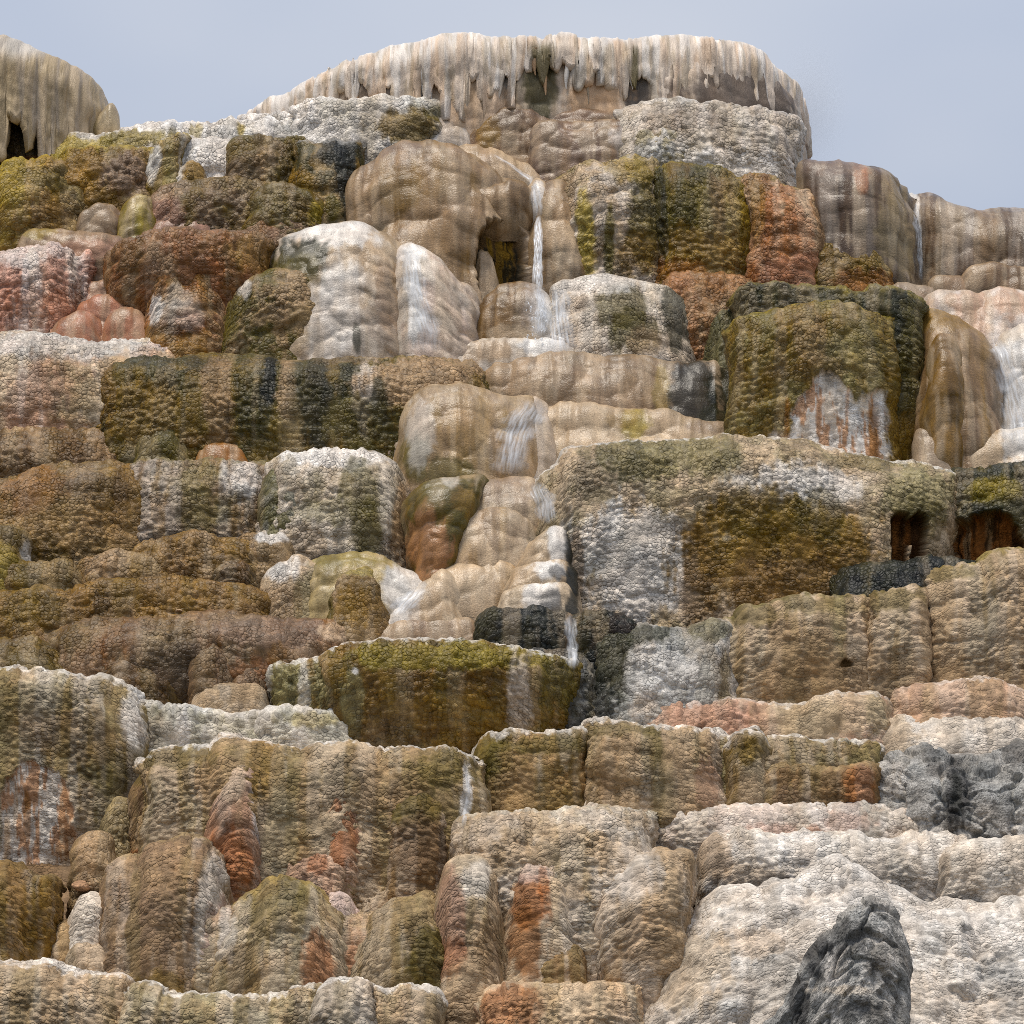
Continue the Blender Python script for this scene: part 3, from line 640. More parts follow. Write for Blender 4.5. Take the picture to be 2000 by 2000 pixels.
# ---- big right wall
M('g1', 'wide grey white and olive terrace wall with a golden brown stained lower half', Tt, '1046,990 1052,935 1066,918 1090,900 1102,880 1118,869 1165,860 1300,857 1372,853 1445,845 1535,847 1590,859 1662,874 1709,883 1753,900 1807,905 1854,918 1870,940', 1215, 'CCT', rim='W:7', mt='V:.45:60 M:.35:40',
  pt='VO:1300,890,170,55:.75 N:1160,930,50,70:.45 N:1240,910,20,50:.4 W:1560,955,130,50:.7 W:1230,1100,130,110:.7 O:1690,900,80,24:.6 G:1530,1090,190,110:.92 OG:1480,1010,100,60:.85 B:1560,1150,160,70:.7 O:1600,1010,50,60:.6 B:1360,1140,30,90:.7 G:1390,1050,40,70:.5 B:1128,1120,14,90:.7 V:1790,960,70,60:.7 O:1790,1020,50,40:.6',
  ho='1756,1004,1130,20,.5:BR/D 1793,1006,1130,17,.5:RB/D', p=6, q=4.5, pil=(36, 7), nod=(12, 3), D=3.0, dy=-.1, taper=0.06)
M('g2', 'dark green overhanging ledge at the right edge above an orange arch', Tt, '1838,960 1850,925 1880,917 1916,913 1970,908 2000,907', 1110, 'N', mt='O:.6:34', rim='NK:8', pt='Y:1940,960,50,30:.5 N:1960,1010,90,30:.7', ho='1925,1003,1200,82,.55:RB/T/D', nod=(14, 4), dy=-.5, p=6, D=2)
M('g3', 'black green lens of stone above the cream terrace', Mm, '1630,1160 1640,1140 1655,1118 1691,1106 1771,1099 1836,1094 1930,1096 1960,1115', 1175, 'K', 'nd', mt='N:.5:40', p=3.4, D=1.5, dy=-1.25, nod=(14, 3))
M('g4', 'wide cream terrace with an olive rim, stepping up to the right', Tt, '1410,1240 1424,1222 1449,1205 1456,1193 1514,1184 1519,1177 1583,1170 1644,1168 1695,1166 1712,1160', 1400, 'TC', 'sc', rim='VO:9', mt='T:.5:50', pt='O:1480,1205,60,20:.6 O:1620,1185,90,18:.5 BT:1600,1330,140,50:.6 V:1640,1220,14,60:.4 T:1560,1270,60,50:.4',
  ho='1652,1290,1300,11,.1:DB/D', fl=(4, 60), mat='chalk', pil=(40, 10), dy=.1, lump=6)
M('g5', 'cream terrace column with an olive rim, second step from the right edge', Tt, '1690,1180 1702,1158 1771,1148 1796,1141 1812,1150', 1395, 'TC', 'sc', rim='O:10', pt='O:1740,1170,60,26:.6 TB:1750,1320,60,60:.5', mat='chalk', fl=(4, 50), dy=.15, q=4, lump=6)
M('g6', 'tall cream terrace at the right edge with knobby face', Tt, '1800,1145 1808,1119 1862,1108 1927,1101 1940,1090 1974,1081 2000,1079', 1390, 'CT', 'sc', rim='YO:10', pt='O:1850,1125,60,16:.6 B:1880,1330,120,50:.4', mat='chalk', fl=(5, 60), q=4, dy=.1, lump=6)
M('g7', 'grey white pillowed mound with a dark green left flank, left of the cream terrace', Mm, '1158,1330 1165,1270 1190,1248 1223,1235 1252,1231 1300,1234 1345,1236 1360,1226 1387,1218 1416,1218 1432,1235', 1420, 'S', 'nd', mt='TW:.6:50', pt='N:1190,1290,46,80:.9 N:1245,1245,60,20:.8 NV:1390,1235,40,20:.7 W:1290,1320,70,50:.55 OB:1415,1330,14,70:.7 K:1170,1380,30,60:.8', p=3, dy=-.1)
# ---- black mounds and tan rolls at the centre
M('h1', 'black rounded mound beside the thin falling stream', Mm, '930,1245 938,1218 962,1198 998,1191 1053,1189 1100,1194 1122,1210', 1295, 'K', 'nd', mt='XN:.4:20', p=2.5, D=1.2, uc=.4, pt='MT:1110,1230,8,60:.5', dy=-.75, nod=(13, 2.5))
M('h2', 'black brown mound right of the thin falling stream', Mm, '1112,1215 1128,1201 1143,1196 1180,1198 1216,1208 1238,1224 1250,1245', 1310, 'K', 'nd', mt='D:.5:24', p=2.5, D=1.1, uc=.3, dy=-.65, nod=(13, 2.5))
M('h3', 'dark wet stone under the black mounds', Mm, '985,1290 1020,1268 1090,1270 1150,1285 1180,1310 1190,1350', 1420, 'XK', 'nd', p=3, D=1.2, dy=0.1, pt='S:1120,1310,20,40:.5', mt='S:.3:30')
M('h4', 'long low tan roll behind the olive bowl', Mm, '674,1270 680,1252 698,1235 738,1225 799,1214 875,1212 915,1217 940,1235 948,1255', 1290, 'TM', 'sm', st='M:.5:14 C:.4:20', D=1.1, pt='VC:700,1240,30,20:.6')
M('h5', 'pale wet hump left of the black rounded mound', Mm, '890,1230 901,1209 926,1197 975,1190 1010,1198', 1250, 'C', 'sm', D=.9, dy=.15)
# ---- left, brown and gold
M('i1', 'brown ledge at the left edge below the orange tan face', Tt, '0,840 36,830 109,835 192,831 225,840 264,849 280,862', 925, 'B', rim='BT:7', mt='T:.5:40', st='D:.4:30', p=4, pil=(34, 7))
M('i2', 'broad brown terrace bulge at the left edge', Tt, '0,925 29,921 51,909 87,900 167,897 217,901 254,911 312,924 330,936 336,960', 1100, 'BG', rim='OB:9:.7', mt='D:.4:60 T:.4:46', pt='RB:60,960,60,50:.4 D:230,960,90,30:.4 GT:170,1040,130,50:.7', p=4, pil=(38, 10), fl=None)
M('i3', 'tan and olive terrace with pale vertical bands, left of centre', Tt, '250,920 275,899 326,896 348,896 420,898 482,900 514,905 530,925', 1075, 'TB', rim='VO:8', mt='O:.45:40 M:.4:50', st='W:.3:30', pt='W:470,935,40,40:.6 V:390,940,40,40:.4 O:400,1000,50,50:.5', pil=(34, 9), dy=.1, mat='mat')
M('i4', 'grey green bulge with a white bud', Mm, '504,990 510,935 533,912 565,914 584,935 592,980', 1085, 'VN', 'nd', p=2.6, mt='S:.4:30', pt='W:553,937,8,10:.8', D=.9, dy=-.1)
M('i5', 'white topped mound dripping olive green, left of the tan cascade', Mm, '511,925 520,900 543,885 598,874 652,870 700,870 727,876 752,891 774,912 786,938 797,970 792,1010 800,1050', 1105, 'WC', 'nd', p=3.4, q=3, pt='W:640,885,130,26:.9 O:700,950,46,60:.75 O:610,950,30,40:.5 V:640,1000,70,30:.5 O:715,1040,34,60:.8 T:780,1020,18,90:.9 T:600,1060,50,40:.5', st='O:.3:20', mt='T:.4:36', pil=(34, 9), D=1.7, dy=-.02)
M('i6', 'olive block at the left edge with a pale right side', Tt, '0,1034 22,1036 40,1050 50,1064', 1165, 'OB', rim='OT:6', st='D:.4:20', pt='W:42,1090,8,40:.5 Y:10,1120,30,50:.6', dy=-.35)
M('i7', 'brown knobbly bulge in the middle of the left side', Mm, '246,1110 258,1085 283,1064 326,1054 380,1050 453,1057 489,1072 506,1095', 1150, 'BG', 'nd', p=2.8, mt='D:.4:36 T:.4:24', nod=(12, 4), D=1.2, dy=-.15)
M('i8', 'smooth brown bulge left of the knobbly one', Mm, '152,1130 160,1104 174,1090 217,1084 254,1087 308,1092 334,1114 342,1140', 1185, 'BT', 'nd', p=2.8, mt='G:.5:40', D=1.0, dy=-.15)
M('i9', 'olive brown bulge next to the olive block at the left edge', Mm, '4,1135 11,1115 25,1106 72,1107 138,1108 155,1124 160,1145', 1190, 'BO', 'nd', p=2.8, mt='G:.5:36', D=.9, dy=-.1)
M('i10', 'small dark brown knob under the knobbly bulge', Mm, '422,1130 430,1108 449,1097 478,1101 498,1124 502,1150', 1170, 'BD', 'nd', p=2.5, nod=(12, 4), D=.8, dy=-.3)
M('i11', 'gold brown lumpy wall low on the left side', Tt, '0,1160 60,1150 130,1155 200,1140 300,1135 400,1140 470,1150 520,1165', 1265, 'GB', mt='T:.5:46 B:.4:40', pt='D:100,1200,20,50:.6 D:205,1190,16,30:.5 OG:60,1190,60,60:.5', p=3, pil=(44, 12), D=1.2)
M('i12', 'pale tan hump with a white corner right of the knobbly bulge', Mm, '452,1075 462,1054 478,1046 518,1045 547,1050 562,1070 566,1090', 1150, 'TB', 'nd', p=2.8, pt='W:530,1052,30,14:.8', D=.9)
M('i13', 'cream round hump left of the round brown boulder', Mm, '512,1150 524,1118 543,1098 580,1091 610,1100 630,1120 645,1150', 1225, 'TC', 'nd', p=2.6, pt='W:550,1110,36,30:.7 V:610,1180,30,60:.6 B:560,1180,40,40:.5', D=1.1, nod=(13, 1.6))
M('i14', 'yellow white slope falling to the tan roll', Mm, '596,1110 629,1089 691,1080 745,1083 774,1100 803,1115 838,1138 846,1160', 1260, 'CY', 'po', pt='W:785,1150,45,60:.85 YV:690,1095,80,20:.7 O:640,1110,30,30:.5', D=1.3, dy=.05, ext=15, flare=0)
M('i15', 'round brown and olive boulder of travertine', Mm, '628,1180 632,1140 648,1113 680,1103 720,1101 746,1112 760,1138 762,1180', 1275, 'B', 'nd', p=2.4, q=2.2, mt='T:.4:36', pt='VY:700,1115,60,20:.7 G:690,1190,40,50:.6 O:640,1200,16,60:.7', D=1.1, dy=-.1, nod=(13, 1.8))
M('j1', 'massive brown bulging terrace above the pale dome', Tt, '86,1260 100,1235 116,1224 196,1206 272,1194 315,1197 362,1192 453,1188 507,1195 565,1200 612,1206 645,1220 670,1242 682,1275', 1400, 'B', mt='RB:.5:60 M:.4:50', st='D:.4:40', rim='MB:9', p=3.4, q=3, uc=.8, pil=(62, 13), nod=(14, 2.6),
  pt='M:520,1230,110,36:.7 D:330,1330,140,70:.7 R:470,1330,60,50:.4 D:420,1380,160,40:.7 MT:420,1200,90,12:.6 OB:130,1240,40,26:.5 C:650,1235,30,20:.5', D=2.2, dy=-.05)
M('j1b', None, None, '195,1330 205,1295 240,1275 290,1278 330,1290 350,1320', 1370, 'BD', 'nd', par='j1', nm='lobe', pro=.3, p=2.4, mt='D:.4:30')
M('j1c', None, None, '455,1320 465,1290 490,1272 515,1276 525,1300 528,1330', 1350, 'MB', 'nd', par='j1', nm='lobe', pro=.3, p=2.3)
M('j1d', None, None, '375,1300 385,1262 415,1248 445,1252 458,1275 460,1300', 1330, 'BM', 'nd', par='j1', nm='lobe', pro=.25, p=2.3)
M('j2', 'dark olive brown rounded terrace at the left edge', Tt, '0,1237 43,1236 109,1249 159,1260 185,1277 193,1300', 1350, 'OB', rim='BO:8', st='D:.5:26', mt='G:.3:40', p=4, dy=-.2)
# ---- bowl row
M('k1', 'big olive bowl shaped terrace with a white crusted rim', Tt, '494,1356 504,1322 543,1309 600,1298 626,1290 638,1278 680,1265 745,1256 799,1253 908,1256 962,1262 1035,1278 1107,1291 1143,1304 1161,1315 1170,1332', 1490, 'GD', rim='W:8', mt='O:.5:50 G:.5:40', uc=0.9, taper=0.1, p=7, q=2.2, D=3.0, nod=(14, 4.2), pil=(40, 10),
  pt='V:565,1350,70,70:.85 W:530,1345,10,60:.5 W:600,1350,12,60:.5 N:575,1360,10,50:.6 OY:880,1285,250,26:.9 O:1100,1340,60,60:.7 G:900,1400,140,60:.35 TW:1010,1370,26,70:.65 V:690,1360,20,80:.7 W:695,1312,8,8:.9 D:760,1430,90,50:.4', dy=-0.6, ext=30, edge=0.15, lump=6, big=5, rn=1.2)
M('k3', 'pale smooth dome below the massive brown terrace', Mm, '376,1395 384,1365 395,1354 428,1344 464,1340 496,1343 515,1360 522,1390', 1425, 'CT', 'sm', D=.9, mt='S:.3:30', mat='chalk', dy=-.1)
M('k4', 'pale green grey low terrace behind the gold terrace', Tt, '272,1390 283,1380 308,1383 344,1391 377,1394 435,1401 507,1401 520,1410', 1495, 'VW', 'sc', rim='W:8', mt='W:.5:36 V:.4:30', pt='W:360,1430,10,40:.7 M:310,1430,40,30:.4', dy=.1)
M('k5', 'pale grey rounded block left of the big olive bowl', Tt, '498,1440 506,1420 520,1402 565,1391 645,1395 678,1401 690,1414 696,1440', 1490, 'WV', 'sc', rim='W:8', mt='W:.5:40', pt='Y:610,1410,60,16:.5', dy=-.05)
# ---- lower left
M('l1', 'tall cream and olive terrace at the left edge overhanging a white orange hollow', Tt, '0,1310 72,1312 141,1324 188,1329 232,1341 270,1354 285,1368 290,1395', 1560, 'TV', 'sc', rim='W:9', mt='BT:.5:50 O:.35:40', pt='W:255,1400,26,60:.6 O:210,1500,60,50:.5 B:150,1440,90,60:.5 O:90,1370,80,30:.35', st='W:.3:30', uc=.5, taper=.04, ext=230, ho='72,1490,1900,78,.08:WWC/CA/RA', dy=-.3, D=2.4, pil=(32, 7), aft='RG:52,1590,7,50:.7 RG:40,1704,60,22:.5 T:120,1680,40,40:.5')
M('l2', 'knobby grey olive pillar beside the tall cream terrace', Mm, '203,1620 214,1580 228,1562 254,1561 264,1590', 1680, 'VT', 'nd', p=3, D=.8, dy=.1)
M('l3', 'tan round nodule at the foot of the white orange hollow', Mm, '145,1680 150,1648 165,1637 192,1631 215,1638 228,1665 230,1690', 1740, 'T', 'nd', p=2.5, D=.9, dy=-.3, nod=(15, 2))
M('l4', 'broad gold olive terrace with pink streaked ribs', Tt, '282,1500 294,1484 303,1472 326,1466 413,1468 422,1454 442,1445 478,1445 500,1455 536,1463 580,1461 634,1455 667,1450 709,1454 734,1466 796,1468 846,1466 883,1475 926,1479 938,1500', 1770, 'GTC', 'sc', rim='W:6', mt='O:.4:50 T:.45:46', pt='O:350,1480,90,22:.5 G:520,1500,40,80:.5 O:860,1500,70,40:.6 CV:545,1640,30,80:.6 T:750,1540,60,50:.5 W:910,1560,10,60:.8', fl=(6, 60), dy=-.1, D=2.6, q=5)
M('l4b', 'mauve brown rib', None, '243,1600 252,1556 272,1520 290,1496 312,1490 328,1520 335,1600', 1720, 'TB', 'sc', par='l4', nm='rib', pro=0.22, p=2.4, q=2.2, pt='MB:290,1600,30,70:.7 R:285,1680,40,24:.6 O:280,1510,40,24:.6', ext=40, edge=0.2, uc=0.25, taper=-0.02)
M('l4c', 'pink and white rib with orange foot', None, '396,1620 404,1570 427,1508 446,1478 471,1476 493,1489 508,1540 520,1620', 1780, 'PT', 'sc', par='l4', nm='rib', pro=0.3, p=2.4, q=2.2, pt='O:460,1480,40,20:.6 W:505,1580,20,90:.6 R:450,1680,46,60:.6 C:450,1530,30,40:.5', ext=40, edge=0.2, uc=0.25, taper=-0.02)
M('l4d', 'pink rib with orange streaks', None, '604,1620 614,1560 636,1497 662,1478 683,1480 706,1515 716,1600', 1790, 'PT', 'sc', par='l4', nm='rib', pro=0.28, p=2.4, q=2.2, pt='G:665,1486,36,22:.7 R:670,1650,26,90:.55 M:690,1570,24,50:.5 C:630,1600,16,70:.5', ext=40, edge=0.2, uc=0.25, taper=-0.02)
M('l5', 'brown olive stump of terrace with a scaly rim in the lower middle', Tt, '744,1600 750,1569 760,1560 803,1552 839,1556 868,1565 880,1580', 1750, 'BT', 'sc', rim='VO:8', pt='O:800,1580,70,30:.7 MB:820,1660,40,60:.6', q=2.6, dy=-.5, taper=-.02)
M('l6', 'tan knob between the pink ribs', Mm, '552,1640 560,1612 580,1600 612,1600 626,1620', 1700, 'TV', 'sc', p=2.8, D=.8, Y=2.0)
M('l7', 'pink speckled knob right of a pale trickle', Mm, '556,1710 565,1682 590,1668 631,1665 662,1680 674,1710', 1770, 'CP', 'sc', p=2.6, D=1.0, pt='R:620,1690,16,24:.6', Y=1.75)
M('l8', 'brown scaly terrace block in the lower middle with a level rim', Tt, '928,1500 932,1475 940,1455 952,1442 991,1437 1042,1439 1107,1441 1140,1432 1155,1440', 1615, 'TTG', 'sc', rim='W:7', mt='O:.4:40', st='O:.35:36', pt='O:950,1500,30,80:.7 O:1060,1460,100,18:.6 T:1000,1550,60,50:.5', dy=-.1)
M('l9', 'tall tan scaly terrace column right of the level brown block', Tt, '1140,1450 1147,1417 1160,1411 1182,1408 1223,1410 1252,1419 1300,1424 1354,1428 1383,1432 1395,1448', 1615, 'CT', 'sc', rim='W:7', mt='T:.5:46', st='O:.35:30', pt='O:1200,1430,70,20:.55 T:1190,1490,30,70:.6 O:1270,1460,20,50:.5 P:1370,1530,24,60:.4', fl=(7, 70), dy=-.25)
M('l10', 'olive scaly terrace with a bulging column, right of the tan column', Tt, '1388,1455 1427,1445 1440,1437 1474,1438 1497,1448 1535,1445 1590,1448 1662,1450 1702,1453 1715,1470', 1605, 'VTO', 'sc', rim='W:7', mt='T:.5:40', pt='GO:1465,1470,36,30:.7 TC:1460,1540,36,50:.6 V:1410,1510,16,60:.5', fl=(4, 50), dy=.1)
M('l10b', None, None, '1424,1490 1430,1450 1448,1440 1476,1441 1494,1452 1502,1490', 1600, 'OT', 'sc', par='l10', nm='column', pro=.3, p=5, pt='GO:1465,1470,36,30:.7 TC:1465,1545,30,40:.6', rim='W:6')
M('l11', 'brown orange scaly block in front of the olive scaly terrace', Tt, '1482,1540 1490,1518 1505,1506 1532,1501 1575,1501 1608,1508 1662,1505 1690,1496 1702,1510', 1605, 'TB', 'sc', rim='VT:8', pt='R:1670,1550,30,50:.5 M:1560,1570,60,30:.4', dy=-.2)
M('l12', 'small white lump at the foot of the tan scaly column', Mm, '1134,1600 1142,1570 1160,1553 1190,1549 1214,1556 1224,1580', 1615, 'WC', 'sc', p=2.6, D=.7, dy=-.15)
M('m1', 'long pinkish cream terrace below the wide cream terrace', Tt, '1232,1410 1240,1398 1248,1390 1274,1385 1372,1385 1416,1374 1452,1371 1474,1379 1517,1381 1568,1378 1583,1368 1637,1361 1699,1361 1733,1368 1745,1385', 1470, 'PC', 'sc', rim='W:7:.6', mt='C:.4:40', pt='C:1620,1400,110,50:.8 VT:1590,1410,60,40:.35 P:1360,1410,110,40:.5 VC:1710,1400,20,40:.6', fl=(5, 50), mat='chalk', lump=6)
M('m2', 'pink cream terrace at the right edge above the grey rock', Tt, '1726,1385 1734,1366 1753,1350 1825,1347 1865,1336 1916,1335 1938,1343 1981,1356 2000,1366', 1440, 'CP', 'sc', rim='W:7:.6', mt='A:.35:40', fl=(4, 60), mat='chalk', dy=-.05, lump=6)
# ---- grey rock right
M('n1', 'off white terrace at the right edge above the cracked grey rock', Tt, '1700,1460 1714,1426 1735,1414 1807,1407 1865,1397 1916,1394 1952,1390 2000,1391', 1530, 'CW', 'ch', mt='S:.3:50', pt='CT:1750,1440,50,40:.6', dy=.1)
M('n2', 'grey rounded cracked rock with a hollow painted on as black shade at the right edge', 'rock', '1682,1530 1690,1500 1702,1483 1722,1474 1760,1473 1796,1454 1822,1446 1865,1453 1898,1467 1952,1467 2000,1452', 1670, 'S', 'gr', nm='cracked_rock', mt='WS:.6:60', st='X:.2:40', pt='X:1872,1540,28,80:.8 K:1868,1560,12,60:.6 W:1730,1520,50,40:.4 X:1830,1490,16,40:.6 X:1850,1600,30,30:.5 X:1960,1590,24,50:.4 X:1992,1470,24,30:.6', p=3.4, fl=(4, 30), lump=14, dy=-.1)  # black patches paint in the shade of a hollow; only the cracks are relief
# ---- pale lower right
M('o1', 'tall tan cream wall of stacked knobs in the lower middle', Tt, '880,1640 887,1615 895,1604 926,1597 998,1592 1089,1588 1107,1583 1180,1579 1250,1583 1268,1600', 1960, 'CCT', 'sc', rim='VW:7', mt='W:.4:60', pt='T:950,1640,90,60:.4 MP:880,1820,30,100:.6 R:890,1860,40,60:.4 B:970,1820,50,80:.4', pil=(40, 12), dy=0.4, D=2.6, p=5)
M('o2', 'short olive cream rim between the tan columns and the pinkish terrace', Tt, '1176,1590 1184,1574 1220,1568 1310,1570 1335,1580', 1615, 'TV', 'sc', rim='V:8', D=.9, dy=-.15)
M('o3', 'pinkish white long terrace in the lower right', Tt, '1240,1620 1247,1602 1260,1590 1310,1580 1440,1577 1517,1576 1662,1574 1735,1580 1807,1592 1846,1606 1858,1625', 1700, 'CWWP', 'sc', rim='W:7', mt='W:.5:50', pt='R:1585,1635,20,22:.45 P:1500,1630,70,20:.4 P:1660,1610,60,20:.3', mat='chalk', dy=.2, lump=6)
M('o4', 'cream white terrace with a fluted overhang at its left end', Tt, '1376,1700 1382,1668 1404,1642 1440,1632 1481,1629 1569,1635 1673,1637 1776,1633 1838,1636 1885,1645 1895,1660', 1790, 'CW', 'ch', mt='W:.6:60', pt='T:1400,1680,30,50:.6 T:1470,1720,80,30:.4 W:1560,1660,100,40:.5', uc=.7, fl=(5, 26), p=3.6, D=1.6)
M('o5', 'white rounded terrace at the right edge below the grey rock', Tt, '1825,1715 1833,1684 1850,1656 1890,1645 2000,1643', 1800, 'CW', 'ch', p=3.2, uc=.3, D=1.5, dy=-.05, pt='T:1840,1700,20,30:.4')
M('o6', 'bulging cream lobe hanging in the lower right middle', Mm, '1136,1840 1146,1780 1171,1717 1223,1691 1248,1673 1310,1665 1350,1670 1360,1695 1362,1730', 1950, 'CT', 'ch', p=2.8, q=2.3, taper=.3, uc=.3, mt='T:.4:60', pt='T:1260,1840,80,60:.5 W:1230,1720,60,40:.4', D=1.6, dy=-0.2, lump=10, edge=0.75)
M('o7', 'orange stained column with a white top in the lower middle', Mm, '984,1790 992,1715 1008,1682 1035,1667 1067,1665 1092,1674 1106,1710 1118,1780', 1920, 'C', 'ch', p=2.8, q=2.2, pt='R:1036,1770,40,60:.7 RB:1032,1840,38,70:.75 WP:1040,1700,40,30:.6 R:1060,1730,10,40:.5', D=1.3, dy=-0.3, edge=0.75)
M('o15', 'tan column with mauve pink streaks left of the orange stained column', Tt, '842,1850 850,1800 864,1752 876,1690 898,1672 940,1678 968,1710 982,1790 990,1850', 1975, 'CT', 'sc', p=3, q=2.3, pt='MP:884,1800,24,100:.7 R:880,1880,30,40:.4 B:960,1850,30,70:.5 W:930,1720,30,40:.4', dy=-0.05, D=1.4, edge=0.75)
M('o8', 'small tan brown block at the foot of the orange stained column', Mm, '1046,1890 1054,1862 1070,1849 1124,1847 1136,1865 1142,1890', 1950, 'TB', 'sc', p=3, D=.8, dy=-.2)
M('o10', 'broad off white slope of low rippled steps filling the lower right corner', Tt, '1120,2040 1170,1965 1225,1905 1290,1850 1350,1795 1410,1760 1480,1735 1560,1715 1640,1702 1720,1706 1800,1730 1850,1748 1900,1757 1960,1752 2000,1745', 2090, 'WWWC', 'ch', p=1.45, q=6, edge=.8, mt='S:.35:90 T:.2:60', pt='W:1640,1760,140,60:.5 S:1520,1910,70,70:.5 W:1900,1850,140,90:.6 S:1960,1900,40,50:.5 C:1330,1900,110,80:.6 CA:1480,1850,60,30:.35', D=2.4, dy=.2, lump=26, big=26, pil=(60, 16))
M('o13', 'orange and cream scaly foot of the tan cream wall', Tt, '925,1965 960,1938 1000,1930 1060,1928 1120,1935 1180,1925 1240,1930', 2080, 'CA', 'sc', pt='R:990,1970,60,40:.6 C:1140,1970,70,50:.6', p=4, dy=-.1, rim='C:6')
M('p1', 'grey black pointed rock with a white fractured foot at the bottom edge', 'rock', '1490,2010 1545,1945 1572,1906 1606,1857 1647,1795 1668,1771 1699,1761 1735,1772 1760,1800 1772,1840 1776,1880', 2080, 'S', 'gr', nm='pointed_rock', p=2.0, q=2.2, mt='X:.4:26 W:.5:18 S:.4:40', pt='X:1660,1830,40,36:.6 X:1610,1880,24,50:.8 X:1560,1950,20,60:.8 W:1625,1905,16,34:.8 W:1690,1900,16,30:.8 CW:1650,1935,60,10:.9 X:1660,1975,70,20:.6 W:1620,1975,24,20:.6 X:1700,1880,20,30:.5', D=0.6, dy=-.75, lump=10, lean=-10, taper=-0.05, nod=(14, 2))
# ---- lower left front
M('q1', 'gold brown columns at the left edge near the bottom', Tt, '0,1692 26,1699 52,1716 98,1724 107,1745', 1920, 'GB', 'sc', rim='OT:8', fl=(6, 46), mt='T:.4:46', st='O:.4:30', dy=-.1)
M('q2', 'narrow pale column left of the big brown column', Mm, '136,1840 142,1795 155,1755 181,1748 200,1765 208,1800', 1900, 'CW', 'sc', p=3, D=.8, dy=.2)
M('q3', 'pale knob at the foot of the narrow pale column', Mm, '130,1890 137,1870 155,1855 195,1854 212,1870', 1930, 'CT', 'sc', p=2.8, D=.8, dy=.1)
M('q4', 'tan slab between the gold brown columns and the pale column', Mm, '98,1850 106,1812 125,1800 150,1805', 1910, 'AT', 'sc', p=3, D=.8, dy=.25)
M('q0', 'tan wall between the knobby columns near the bottom left', Tt, '176,1850 250,1800 330,1770 430,1775 520,1768 640,1795 720,1795 800,1775 905,1795', 1990, 'TTC', 'sc', mt='OT:.35:40 P:.3:40', dy=.3, pt='W:440,1850,16,70:.5 R:690,1880,14,50:.4')
M('q5', 'big brown knobby column near the bottom left', Tt, '194,1780 200,1730 209,1696 225,1681 262,1677 290,1650 336,1643 383,1646 414,1664 432,1696 444,1760', 1975, 'TTM', 'sc', rim='VT:8', mt='T:.5:50 M:.4:40', pt='W:405,1780,26,90:.45 OG:320,1930,60,40:.7 P:420,1850,20,80:.4 G:450,1880,20,60:.7', q=2.6, p=4, dy=-.05, pil=(44, 11), edge=0.75)
M('q6', 'olive tan knobby buttress in the lower left middle', Tt, '424,1850 436,1812 452,1788 497,1748 523,1723 564,1718 611,1722 632,1744 668,1790 692,1840', 1975, 'TVC', 'sc', rim='YT:8', mt='BT:.5:46', st='O:.4:36', pt='O:530,1760,60,80:.5 W:455,1830,20,50:.4 B:480,1890,30,60:.5 R:625,1890,30,60:.6', p=3, q=2.4, dy=-.25, edge=0.75)
M('q7', 'small pinkish white knob on the right of the olive tan buttress', Mm, '624,1780 636,1750 662,1738 684,1752 696,1790', 1830, 'WP', 'sc', p=2.5, D=.7, Y=.9)
M('q8', 'brown olive knobby buttress next to the tall tan cream wall', Tt, '672,1910 682,1860 696,1832 716,1798 766,1759 828,1747 856,1767 868,1810', 1970, 'TTV', 'sc', mt='OT:.5:46', pt='O:840,1880,36,60:.8 OD:810,1930,40,24:.6 C:700,1850,16,50:.5', p=3, q=2.5, dy=-.2, edge=0.75)
M('q9', 'tan shelf above the brown olive buttress', Mm, '700,1780 740,1745 771,1737 807,1716 850,1709 880,1720', 1800, 'TC', 'sc', p=2.8, D=1.2, dy=.05)
M('r1', 'cream scaly terrace along the bottom left edge', Tt, '0,1888 78,1891 109,1898 166,1905 233,1914 252,1928 262,1945', 2110, 'CT', 'sc', rim='W:6', mt='T:.5:50', fl=(3, 60), dy=-.1)
M('r2', 'low cream scaly terrace along the bottom, left of centre', Tt, '240,1945 262,1932 300,1940 311,1949 357,1954 430,1950 507,1950 564,1945 595,1936 628,1932 645,1945', 2110, 'CV', 'sc', rim='W:6', mt='T:.5:50', fl=(4, 60), dy=-.2)
M('r3', 'grey cream scaly block standing above the bottom terrace', Tt, '606,1975 622,1945 637,1926 720,1930 732,1945', 2110, 'CS', 'sc', rim='W:6', mt='T:.3:40', dy=-.5, q=4)
M('r4', 'scaly tan terrace right of the grey cream block along the bottom', Tt, '716,1945 735,1937 828,1940 848,1953 856,1975', 2110, 'TC', 'sc', rim='W:6', mt='V:.35:50', fl=(4, 60), dy=-.3)

